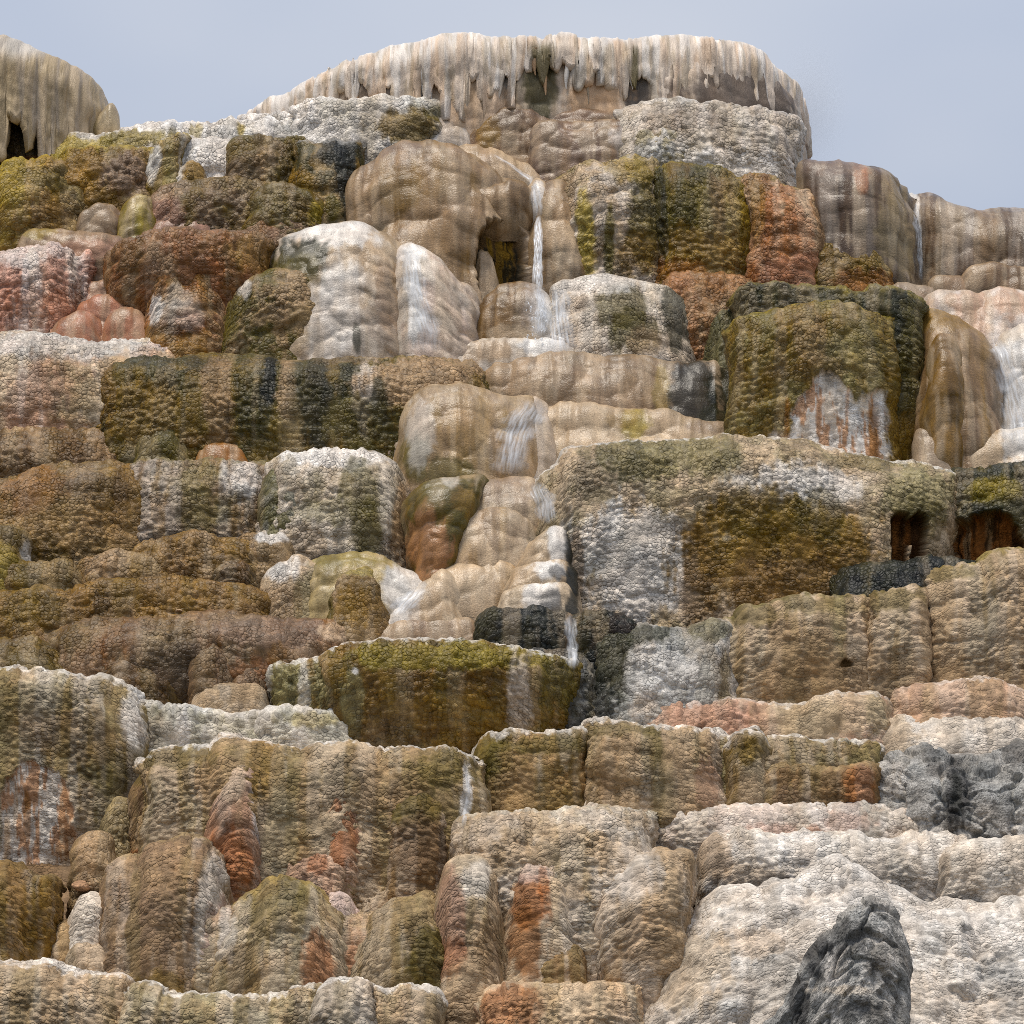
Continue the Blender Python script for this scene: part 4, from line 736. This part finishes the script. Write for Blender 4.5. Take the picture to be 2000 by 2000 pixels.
# ================================================================== DRIP FRINGED CAPS ON THE CREST
def cap(label, pts, Y, D, Lfun, col, stfun, seed, drip_px=30, r=1.0, q=2.3, flute=8, nm='dripstone_cap', sharp=1.0, clus_amp=.6):
    P0 = parse(pts)
    if P0[0, 0] <= 0: P0 = np.vstack([[-420, P0[0, 1] + 25], [-200, P0[0, 1]], P0])
    u0, u1 = P0[0, 0], P0[-1, 0]; cu, hw = (u0 + u1) / 2, (u1 - u0) / 2
    px0 = persp(Y + .15 * D)
    C = int((u1 - u0) / 1.9) + 40
    ph = np.linspace(-math.pi / 2, math.pi / 2, 900)
    sx = np.sign(np.sin(ph)) * np.abs(np.sin(ph)) ** (2 / q); cy = np.abs(np.cos(ph)) ** (2 / q)
    ar = np.concatenate([[0], np.cumsum(np.hypot(np.diff(sx) * hw * px0, np.diff(cy) * D * .7))])
    phc = np.interp(np.linspace(0, ar[-1], C), ar, ph)
    s = np.sign(np.sin(phc)) * np.abs(np.sin(phc)) ** (2 / q); cp = np.abs(np.cos(phc)) ** (2 / q)
    uu = cu + s * hw
    fine = np.arange(u0, u1 + 1, 1.0)
    H = np.interp(fine, P0[:, 0], P0[:, 1]); kk = np.hanning(25); kk /= kk.sum()
    H = np.convolve(np.pad(H, 12, 'edge'), kk, 'valid') + 2 * fbm(fine / 30, fine * 0 + 3.3, seed, 3)
    Hc = np.interp(uu, fine, H) - 5
    arc = np.interp(phc, ph, ar) / px0
    # drip fingers: each column of the fringe hangs to its own length
    g = arc / drip_px + .5 * fbm(arc / 50, arc * 0, seed + 1, 2)
    w, cid = worley(g, g * 0 + .5, seed + 2, 1e-3, 1e-3, .8)
    fing = np.clip(1 - np.sqrt(w) * 1.9, 0, 1) ** (.7 * sharp)
    clus = .92 + .6 * clus_amp * fbm(arc / 90, arc * 0 + 4, seed + 6, 2)
    L = Lfun(uu) * clus * (.74 + fing * (.05 + .95 * cid) * .8 + .08 * fbm(arc / 7, arc * 0, seed + 4, 2))
    L = np.maximum(L, 8) * px0
    path = [(D, .0, 0)] + [(r + (D - r) * t, 0, 0) for t in np.linspace(.9, 0.02, 6)]
    for t in np.linspace(0, 1, 14): path.append((r * (1 - math.sin(t * 1.5708)), r * (1 - math.cos(t * 1.5708)), 0))
    n_dr = 84
    for t in np.linspace(0.02, 1, n_dr): path.append((0, r, t))
    for t in np.linspace(.1, 1, 6): path.append((.34 * t, r, 1 - .12 * t * t))
    path.append((.5, r, .3))
    path = np.array(path); R = len(path)
    rr = np.minimum(r, L * .7)                       # short where the fringe is short
    Yp = Y + D * (1 - cp)[None, :] + path[:, 0:1] * (rr / r)[None, :] ** .5
    down = path[:, 1:2] * (rr / r)[None, :] + path[:, 2:3] * np.maximum(L - rr, .03)[None, :]
    pxc = persp(Y + D * (1 - cp) + .3)[None, :]
    X = np.repeat((uu - 1000)[None], R, 0) * pxc
    Z = EYE + (VH - Hc)[None, :] * pxc - down
    P = np.stack([X, Yp, Z], -1)
    N = grid_normals(P)
    a = np.repeat(arc[None], R, 0); b = -down / px0
    t = np.clip(b / -60, 0, 1)
    h = flute * (np.repeat(fing[None], R, 0) - .35) * t + 3.5 * t * fbm(a / 9, b / 70, seed + 7, 3) + 8 * fbm(a / 60, b / 60, seed + 8, 3)
    w2, c2 = worley(a / 12, b / 26, seed + 9); h = h + 2.6 * (.5 - np.minimum(w2, 1))
    P = P + N * (h * px0)[..., None]
    U = np.repeat(uu[None], R, 0); V = np.repeat(Hc[None], R, 0) - b
    colr = stfun(U, V, a, b, seed)
    tint = 1 + .16 * (c2 - .5) + .18 * fbm(a / 14, b / 90, seed + 12, 3)
    colr = np.clip(colr * tint[..., None], .008, .82).astype(F)
    flow = np.stack([a * px0, b * px0, 0 * a], -1)
    NT[0] += 2 * R * C
    o = link_mesh(nm, P.reshape(-1, 3), grid_quads(R, C), MAT['drip'], colr.reshape(-1, 3), flow.reshape(-1, 3))
    tag(o, label, 'cap')
    return o, dict(uu=uu, Hc=Hc, L=L / px0, y=Y + D * (1 - cp), px=persp(Y + D * (1 - cp) + .3))
MAT['drip'] = new_mat('dripstone', 0.5, [('noise', .03, .16, .025, .6), ('noise', .025, .025, .012, .5)], 0.4, 0.2, 40)
def lerp_st(colr, mask, code):
    mk = np.clip(mask, 0, 1)[..., None]
    return colr * (1 - mk) + pc(code) * mk
def st_big(U, V, a, b, seed):
    c = np.empty(U.shape + (3,), F); c[:] = pc('CWWA')
    c = lerp_st(c, .45 * sstep(-.1, .3, fbm(a / 22, b / 160, seed + 20, 3)), 'A')
    c = lerp_st(c, .75 * sstep(.0, .3, fbm(a / 12, b / 130, seed + 21, 3)), 'W')
    c = lerp_st(c, .8 * sstep(-24, -4, b), 'W')
    c = lerp_st(c, .4 * sstep(.16, .32, fbm(a / 10, b / 60, seed + 22, 3)), 'TV')
    for u, wd in ((1058, 30), (1238, 10)):
        c = lerp_st(c, .85 * sstep(1, .4, np.abs(U - u) / wd + .3 * fbm(a / 8, b / 60, 4, 2)) * sstep(-22, -50, b), 'O')
    return c
def Lbig(u):
    return np.interp(u, [470, 520, 580, 660, 720, 790, 900, 1000, 1040, 1100, 1200, 1300, 1400, 1480, 1530, 1575], [14, 42, 70, 95, 100, 112, 112, 128, 96, 108, 104, 116, 130, 120, 105, 90])
cap1, C1 = cap('wide cream cap with a dripping fringe on top of the hill', '470,238 518,199 580,163 652,120 700,103 781,78 854,61 900,54 948,58 980,66 1082,64 1143,65 1216,66 1300,63 1365,61 1409,65 1463,80 1492,94 1520,123 1550,147 1568,172 1576,215',
               slope_y(262), 3.4, Lbig, 'C', st_big, 31)
REG['cap1'] = dict(obj=cap1)
M('s1', 'orange streaked wall behind the fringe', None, '520,245 600,190 700,140 790,110 900,92 1000,96 1100,98 1200,98 1300,96 1400,102 1480,125 1530,170 1556,220', 300, 'ACW', 'po', par='cap1', nm='back_wall', Y=slope_y(262) + .05, D=3.0, q=2.3, p=6, fl=(9, 34), pil=(46, 6), nod=(16, 1.5), mat='drip',
  st='W:.5:26 DM:.2:36 VO:.2:30', pt='DM:730,190,60,26:.7 DM:690,215,40,20:.5 DV:920,160,10,50:.6 K:995,170,16,60:.5 ON:1058,180,34,90:.9 D:1128,160,14,30:.9 DX:1240,190,26,60:.9 XM:1420,190,130,60:.85 A:930,210,70,60:.6 A:1160,200,60,60:.75')
rnd = random.Random(9)
def drip(parent, x, y, z0, z1, r0, col, seed):
    n, k = 9, 8
    t = np.linspace(0, 1, n)[:, None]; an = np.linspace(0, 2 * math.pi, k, endpoint=False)[None]
    rad = r0 * (1 - t ** 1.6) * (1 + .22 * np.sin(t * 9 + seed)) + .012
    X = x + rad * np.cos(an) + .03 * np.sin(t * 4 + seed); Yv = y + rad * .8 * np.sin(an) + 0 * t; Z = z0 + (z1 - z0) * t + 0 * an
    P = np.stack([X, Yv, Z], -1)
    i = np.arange(n * k).reshape(n, k); j = np.roll(i, -1, 1)
    Q = np.stack([i[:-1], i[1:], j[1:], j[:-1]], -1).reshape(-1, 4)
    st = np.clip(pc(col) * (1 + .25 * (rnd.random() - .5)) + 0 * P, .01, .8).astype(F).reshape(-1, 3)
    fl = np.stack([an * .1 + 0 * t + seed, Z, 0 * Z], -1).reshape(-1, 3)
    link_mesh('drip', P.reshape(-1, 3), Q, MAT['drip'], st, fl, parent)
for i in range(58):
    u = rnd.uniform(600, 1545); k = int(np.argmin(np.abs(C1['uu'] - u)))
    v0 = C1['Hc'][k] + C1['L'][k] * .72; v1 = v0 + rnd.uniform(26, 75)
    px = C1['px'][k]
    drip(cap1, (u - 1000) * px, C1['y'][k] + rnd.uniform(.02, .3), EYE + (VH - v0) * px, EYE + (VH - v1) * px, rnd.uniform(.05, .11), rnd.choice(['C', 'CW', 'A', 'CA', 'W']), i * 1.3)

def st_left(U, V, a, b, seed):
    c = np.empty(U.shape + (3,), F); c[:] = pc('CVT')
    c = lerp_st(c, .6 * sstep(-.1, .3, fbm(a / 22, b / 120, seed + 20, 3)), 'C')
    c = lerp_st(c, .5 * sstep(.0, .3, fbm(a / 14, b / 130, seed + 21, 3)), 'MS')
    c = lerp_st(c, .7 * sstep(1, .3, np.hypot((U - 40) / 60, (V - 90) / 50)), 'WS')
    return c
def Lleft(u):
    return np.interp(u, [-200, 0, 30, 75, 95, 130, 180, 215], [200, 205, 200, 185, 260, 255, 230, 200])
cap2, C2 = cap('grey tan cap with a hanging curtain over a dark cave at the left edge', '0,62 60,82 130,114 178,148 202,178 212,208 216,250',
               slope_y(300) , 2.4, Lleft, 'T', st_left, 57, drip_px=34, flute=9, q=2.6, sharp=.7, clus_amp=.15)
REG['cap2'] = dict(obj=cap2)
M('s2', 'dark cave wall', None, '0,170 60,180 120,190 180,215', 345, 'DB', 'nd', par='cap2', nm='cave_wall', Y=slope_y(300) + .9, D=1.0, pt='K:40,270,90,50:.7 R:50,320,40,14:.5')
M('s3', 'small grey tan shoulder beside the curtained cap at the left edge', Mm, '190,240 205,210 218,204 229,222 236,250', 290, 'TV', 'sm', D=.9, dy=.6, nod=(9, 1))

# ================================================================== WATER
def water_mat(name, alpha_lo, alpha_hi, sx, sy):
    m = bpy.data.materials.new(name); m.use_nodes = True
    n, l = m.node_tree.nodes, m.node_tree.links; b = n['Principled BSDF']
    b.inputs['Base Color'].default_value = (.86, .88, .90, 1); b.inputs['Roughness'].default_value = .18
    b.inputs['IOR'].default_value = 1.33
    fl = n.new('ShaderNodeAttribute'); fl.attribute_name = 'flow'
    mp = n.new('ShaderNodeMapping'); mp.inputs['Scale'].default_value = (1 / sx, 1 / sy, 1)
    ns = n.new('ShaderNodeTexNoise'); ns.inputs['Scale'].default_value = 1; ns.inputs['Detail'].default_value = 4
    l.new(fl.outputs['Vector'], mp.inputs['Vector']); l.new(mp.outputs['Vector'], ns.inputs['Vector'])
    mr = n.new('ShaderNodeMapRange'); mr.inputs['From Min'].default_value = .38; mr.inputs['From Max'].default_value = .66
    mr.inputs['To Min'].default_value = alpha_lo; mr.inputs['To Max'].default_value = alpha_hi
    fd = n.new('ShaderNodeAttribute'); fd.attribute_name = 'stain'
    ml = n.new('ShaderNodeMath'); ml.operation = 'MULTIPLY'
    l.new(ns.outputs['Fac'], mr.inputs['Value']); l.new(mr.outputs['Result'], ml.inputs[0]); l.new(fd.outputs['Fac'], ml.inputs[1]); l.new(ml.outputs['Value'], b.inputs['Alpha'])
    bp = n.new('ShaderNodeBump'); bp.inputs['Distance'].default_value = .02; bp.inputs['Strength'].default_value = .6
    l.new(ns.outputs['Fac'], bp.inputs['Height']); l.new(bp.outputs['Normal'], b.inputs['Normal'])
    return m
MAT['fall'] = water_mat('white_falling_water', .25, .95, .025, .16)
MAT['film'] = water_mat('thin_water_film', .2, .75, .05, .35)

from mathutils import Vector
def surf(keys, u, v):
    """where the sight line through picture point u, v meets the given mounds"""
    o = Vector((0, -DIST, EYE)); d = Vector(((u - 1000) * .01, DIST, (VH - v) * .01)).normalized()
    best = None
    for k in keys:
        ob = REG[k]['obj'] if isinstance(k, str) else k
        for q in [ob] + list(ob.children):
            ok, loc, nor, _ = q.ray_cast(o, d)
            if ok and (best is None or (loc - o).length < best): best = (loc - o).length
    return None if best is None else o + d * (best - .035)
def trickle(name, label, keys, path, w0, w1, mat, cat='stream', seed=1):
    """a film of water lying on the stone: a narrow ribbon with a raised middle"""
    P0 = parse(path); seg = np.concatenate([[0], np.cumsum(np.hypot(*np.diff(P0, axis=0).T))])
    n = int(seg[-1] / 5) + 3; tt = np.linspace(0, seg[-1], n)
    pu = np.interp(tt, seg, P0[:, 0]) + 2.2 * fbm(tt / 22, tt * 0, seed, 2); pv = np.interp(tt, seg, P0[:, 1])
    k = 7; rows = []; fl = []
    last = None
    for i in range(n):
        wd = (w0 + (w1 - w0) * i / (n - 1)) * (1 + .5 * float(fbm(np.array([tt[i] / 16.]), np.array([seed * 1.])  , seed + 3, 2)[0])) * min(1, .25 + i * .3, .25 + (n - 1 - i) * .3)
        row = []
        for j in range(k):
            t = j / (k - 1) * 2 - 1
            p = surf(keys, pu[i] + t * wd, pv[i])
            if p is None: p = last if last is not None else Vector((to_x(pu[i], 8), 8, to_z(pv[i], 8)))
            last = p
            row.append((p.x, p.y - .03 * (1 - t * t), p.z)); fl.append((t * wd * .01 + seed, -tt[i] * .01, 0))
        rows.append(row)
    P = np.array(rows); 
    P[1:-1, :, 1] = (P[:-2, :, 1] + P[1:-1, :, 1] * 2 + P[2:, :, 1]) / 4 - .01
    tj = 1 - np.abs(np.linspace(-1, 1, k))[None] ** 2; ti = np.minimum(np.minimum(np.linspace(0, n, n), np.linspace(n, 0, n)) / (n * .22), 1)[:, None]
    fade = np.repeat((tj * ti).reshape(-1, 1), 3, 1).astype(F)
    o = link_mesh(name, P.reshape(-1, 3), grid_quads(n, k), MAT[mat], fade, np.array(fl))
    tag(o, label, cat); return o
def strand(name, parent, x0, y0, z0, x1, y1, z1, r, seed, mat='fall'):
    n, k = 16, 6
    t = np.linspace(0, 1, n)[:, None]; an = np.linspace(0, 2 * math.pi, k, endpoint=False)[None]
    rad = r * (.6 + .8 * vnoise(t * 6 + seed, t * 0 + seed, 3)) * (1 - .6 * t ** 3) * np.minimum(1, .3 + t * 5)
    jx = .035 * fbm(t * 3 + seed, t * 0, 5, 2)
    X = x0 + (x1 - x0) * t + jx + rad * np.cos(an); Yv = y0 + (y1 - y0) * np.sqrt(t) + .5 * rad * np.sin(an); Z = z0 + (z1 - z0) * t + 0 * an
    P = np.stack([X, Yv, Z], -1); i = np.arange(n * k).reshape(n, k); j = np.roll(i, -1, 1)
    Q = np.stack([i[:-1], i[1:], j[1:], j[:-1]], -1).reshape(-1, 4)
    fl = np.stack([an * .02 + 0 * t + seed, Z, 0 * Z], -1).reshape(-1, 3)
    return link_mesh(name, P.reshape(-1, 3), Q, MAT[mat], np.ones((len(fl), 3), F), fl, parent)
def empty(name, loc):
    e = bpy.data.objects.new(name, None); e.location = loc; COL.objects.link(e); return e
def strands(name, label, cat, keys, spec, seed):
    pts = []
    rd = random.Random(seed)
    e = bpy.data.objects.new(name, None); COL.objects.link(e); tag(e, label, cat)
    for (ua, va, ub, vb_, r, n, spread) in spec:
        for i in range(n):
            du = rd.uniform(-spread, spread)
            a = surf(keys, ua + du * .6, va); b = surf(keys, ub + du, vb_ - rd.uniform(0, 14))
            if a is None or b is None: continue
            strand('strand', e, a.x, a.y - .12, a.z, b.x, min(a.y - .3, b.y - .08), b.z, r * rd.uniform(.5, 1.1), rd.uniform(0, 50))
    return e
ALLC = ['d1', 'd2', 'd5', 'd5b', 'd12', 'd13', 'd14', 'd4', 'd15']
def fall_sheet(name, parent, keys, u0, v0, u1, v1, w0, w1, off, seed):
    a = surf(keys, u0, v0); b = surf(keys, u1, v1)
    n, k = 40, 9
    t = np.linspace(0, 1, n)[:, None]; c = np.linspace(-1, 1, k)[None]
    wd = (w0 + (w1 - w0) * t) * .0122 * (1 + .45 * fbm(t * 7, t * 0 + seed, seed, 2)) * np.minimum(1, .5 + t * 4)
    y1 = min(a.y, b.y) - .12
    X = a.x + (b.x - a.x) * t + .03 * fbm(t * 5, t * 0, seed + 2, 2) + wd * c
    Yv = a.y - .05 + (y1 - a.y + .05) * np.sqrt(t) - off + .05 * (c * c) + .04 * fbm(t * 9 + 0 * c, c * 2 + 0 * t, seed + 5, 2)
    Z = a.z + (b.z - a.z) * t + 0 * c
    fl = np.stack([wd * c + seed, Z, 0 * Z], -1)
    fade = ((1 - np.abs(c) ** 3) * np.minimum(1, np.minimum(t * 6, (1 - t) * 8 + .2)))
    return link_mesh(name, np.stack([X, Yv, Z], -1).reshape(-1, 3), grid_quads(n, k), MAT['fall'], np.repeat(fade.reshape(-1, 1), 3, 1).astype(F), fl.reshape(-1, 3), parent)
wf = bpy.data.objects.new('waterfall', None); COL.objects.link(wf)
tag(wf, 'white waterfall dropping from the pale lip between two tan bulges', 'waterfall')
fall_sheet('strand', wf, ALLC, 1050, 425, 1052, 572, 7, 9, .05, 3)
fall_sheet('strand', wf, ALLC, 1046, 440, 1043, 560, 2.5, 4, .12, 7)
fall_sheet('strand', wf, ALLC, 1054, 450, 1058, 565, 2, 3, .14, 11)
spl = trickle('waterfall_splash', 'white splash of water breaking over the brown streaked dome', ALLC, '1052,556 1058,590 1058,620 1052,660', 11, 24, 'fall', 'splash', seed=31)
rs = random.Random(8)
for i in range(26):
    u = 1054 + rs.gauss(0, 16); v = rs.uniform(590, 664); a = surf(ALLC, u, v)
    if a is not None: strand('drop', spl, a.x, a.y - .1, a.z, a.x + rs.gauss(0, .02), a.y - .14, a.z - rs.uniform(.04, .12), rs.uniform(.012, .026), i * 1.7)
trickle('water_film', 'thin white film of water sliding to the waterfall lip', ['d4', 'd5b', 'd1', 'd2', 'd5'], '960,300 1000,325 1035,350 1048,370 1050,430', 6, 13, 'film')
trickle('water_film', 'white stream running down between the two pale pillowed domes', ['c11', 'c12'], '792,470 803,510 808,560 822,600 835,650 838,695', 22, 34, 'film', seed=4)
trickle('water_film', 'pale stream running down right of the gold tan dome', ['f2', 'f3', 'f5'], '1045,778 1030,810 1008,850 998,900 990,930', 34, 40, 'film', seed=6)
trickle('water_film', 'thin pale trickle dropping between the two mauve mounds on the right', ['a8', 'a9'], '1790,392 1790,430 1796,480 1798,550', 7, 4, 'fall', seed=7)
trickle('water_film', 'white stream sliding over the right shoulder of the central tan dome', ['f7', 'f10', 'f5', 'g1', 'f3'], '1050,940 1062,980 1070,1025', 24, 28, 'film', seed=8)
trickle('water_film', 'white foaming stream at the right edge beside the gold brown dome', ['e6', 'e9', 'e5', 'e8'], '1930,640 1958,690 1975,760 1985,830 1995,880', 16, 34, 'film', seed=9)
trickle('water_film', 'grey water veil falling between the black mounds', ['h1', 'h2', 'h3', 'k1'], '1112,1200 1116,1240 1120,1310', 10, 14, 'film', seed=10)
trickle('water_film', 'pale trickle in the groove right of the broad gold olive terrace', ['l4', 'l8', 'o1'], '914,1500 912,1560 905,1620', 6, 5, 'film', seed=12)

# ================================================================== LOOSE STONES
def stone(name, label, u, v, Y, sx, sy, sz, col, seed):
    import bmesh
    bm = bmesh.new(); bmesh.ops.create_icosphere(bm, subdivisions=3, radius=1)
    co = np.array([x.co[:] for x in bm.verts])
    rd = np.random.RandomState(seed)
    for _ in range(9):                                     # chip flat faces off
        nn = rd.normal(size=3); nn /= np.linalg.norm(nn); dd = rd.uniform(.55, .85)
        k = co @ nn; co -= np.maximum(k - dd, 0)[:, None] * nn[None]
    co = co * np.array([sx, sy, sz]) + np.array([to_x(u, Y), Y, to_z(v, Y)])
    tri = np.array([[x.index for x in f.verts] for f in bm.faces]); bm.free()
    st = np.clip(pc(col)[None] * (1 + .3 * rd.uniform(-1, 1, (len(co), 1))), .02, .8)
    o = link_mesh(name, co, tri, MAT['grey'], st.astype(F), co.astype(F), smooth=False)
    tag(o, label, 'rock')
for i, (u, v, sx, sz, c, lb) in enumerate([(132, 1738, .2, .12, 'RT', 'rust coloured broken stone lying left of two others by the hollow'), (160, 1730, .22, .13, 'RC', 'largest broken stone, tan orange, near the foot of the white hollow'),
                                           (128, 1768, .13, .1, 'TB', 'small brown broken stone below the two rust coloured ones')]):
    p = surf(['l1', 'q1', 'q4', 'l3'], u, v)
    stone('broken_stone', lb, u, v, 1.6 if p is None else p.y - .02, sx, .2, sz, c, i + 3)
p = surf(['j1', 'i11'], 350, 1200)
stone('broken_stone', 'crumb of tan crust lying on top of the massive brown terrace', 350, 1193, 6.8 if p is None else p.y + .1, .11, .1, .05, 'CA', 21)

trickle('water_film', 'white sheet of water spread over the left of the white topped dome', ['d13', 'd14'], '1085,560 1088,600 1092,640 1100,690', 26, 38, 'film', seed=41)
trickle('water_film', 'white sheet sliding down the left edge of the central tan dome', ['f7', 'f9', 'f8'], '885,985 868,1030 852,1080 845,1130', 10, 14, 'film', seed=45)
trickle('water_film', 'white wash on the pale slope left of the tan folds', ['f9', 'i14', 'h4'], '822,1148 795,1175 770,1205', 26, 30, 'film', seed=46)

# ================================================================== STEAM beside the cap
def steam(label, u, v, Y, rx, ry, rz, dens):
    import bmesh
    bm = bmesh.new(); bmesh.ops.create_icosphere(bm, subdivisions=3, radius=1)
    co = np.array([x.co[:] for x in bm.verts]); tri = np.array([[x.index for x in f.verts] for f in bm.faces]); bm.free()
    m = bpy.data.materials.new('steam'); m.use_nodes = True
    n, l = m.node_tree.nodes, m.node_tree.links
    n.remove(n['Principled BSDF'])
    pv = n.new('ShaderNodeVolumePrincipled'); pv.inputs['Color'].default_value = (.95, .96, .98, 1); pv.inputs['Anisotropy'].default_value = .2
    tc = n.new('ShaderNodeTexCoord'); ln = n.new('ShaderNodeVectorMath'); ln.operation = 'LENGTH'
    l.new(tc.outputs['Object'], ln.inputs[0])
    mr = n.new('ShaderNodeMapRange'); mr.interpolation_type = 'SMOOTHSTEP'
    mr.inputs['From Min'].default_value = .98; mr.inputs['From Max'].default_value = .1; mr.inputs['To Max'].default_value = dens
    ns = n.new('ShaderNodeTexNoise'); ns.inputs['Scale'].default_value = 2.2; ns.inputs['Detail'].default_value = 3
    l.new(tc.outputs['Object'], ns.inputs['Vector'])
    mu = n.new('ShaderNodeMath'); mu.operation = 'MULTIPLY'
    l.new(ln.outputs['Value'], mr.inputs['Value']); l.new(mr.outputs['Result'], mu.inputs[0]); mu.inputs[1].default_value = .5
    l.new(mu.outputs['Value'], pv.inputs['Density']); l.new(pv.outputs['Volume'], n['Material Output'].inputs['Volume'])
    o = link_mesh('steam', co, tri, m)
    o.location = (to_x(u, Y), Y, to_z(v, Y)); o.scale = (rx, ry, rz)
    o['kind'] = 'stuff'; o['label'] = label; o['category'] = 'steam'
steam('thin white steam drifting off the right end of the cream cap', 1585, 215, slope_y(262) + 2.6, 1.1, 1.2, 2.0, .5)
print('triangles', NT[0], 'seconds', round(time.time() - T0, 1))
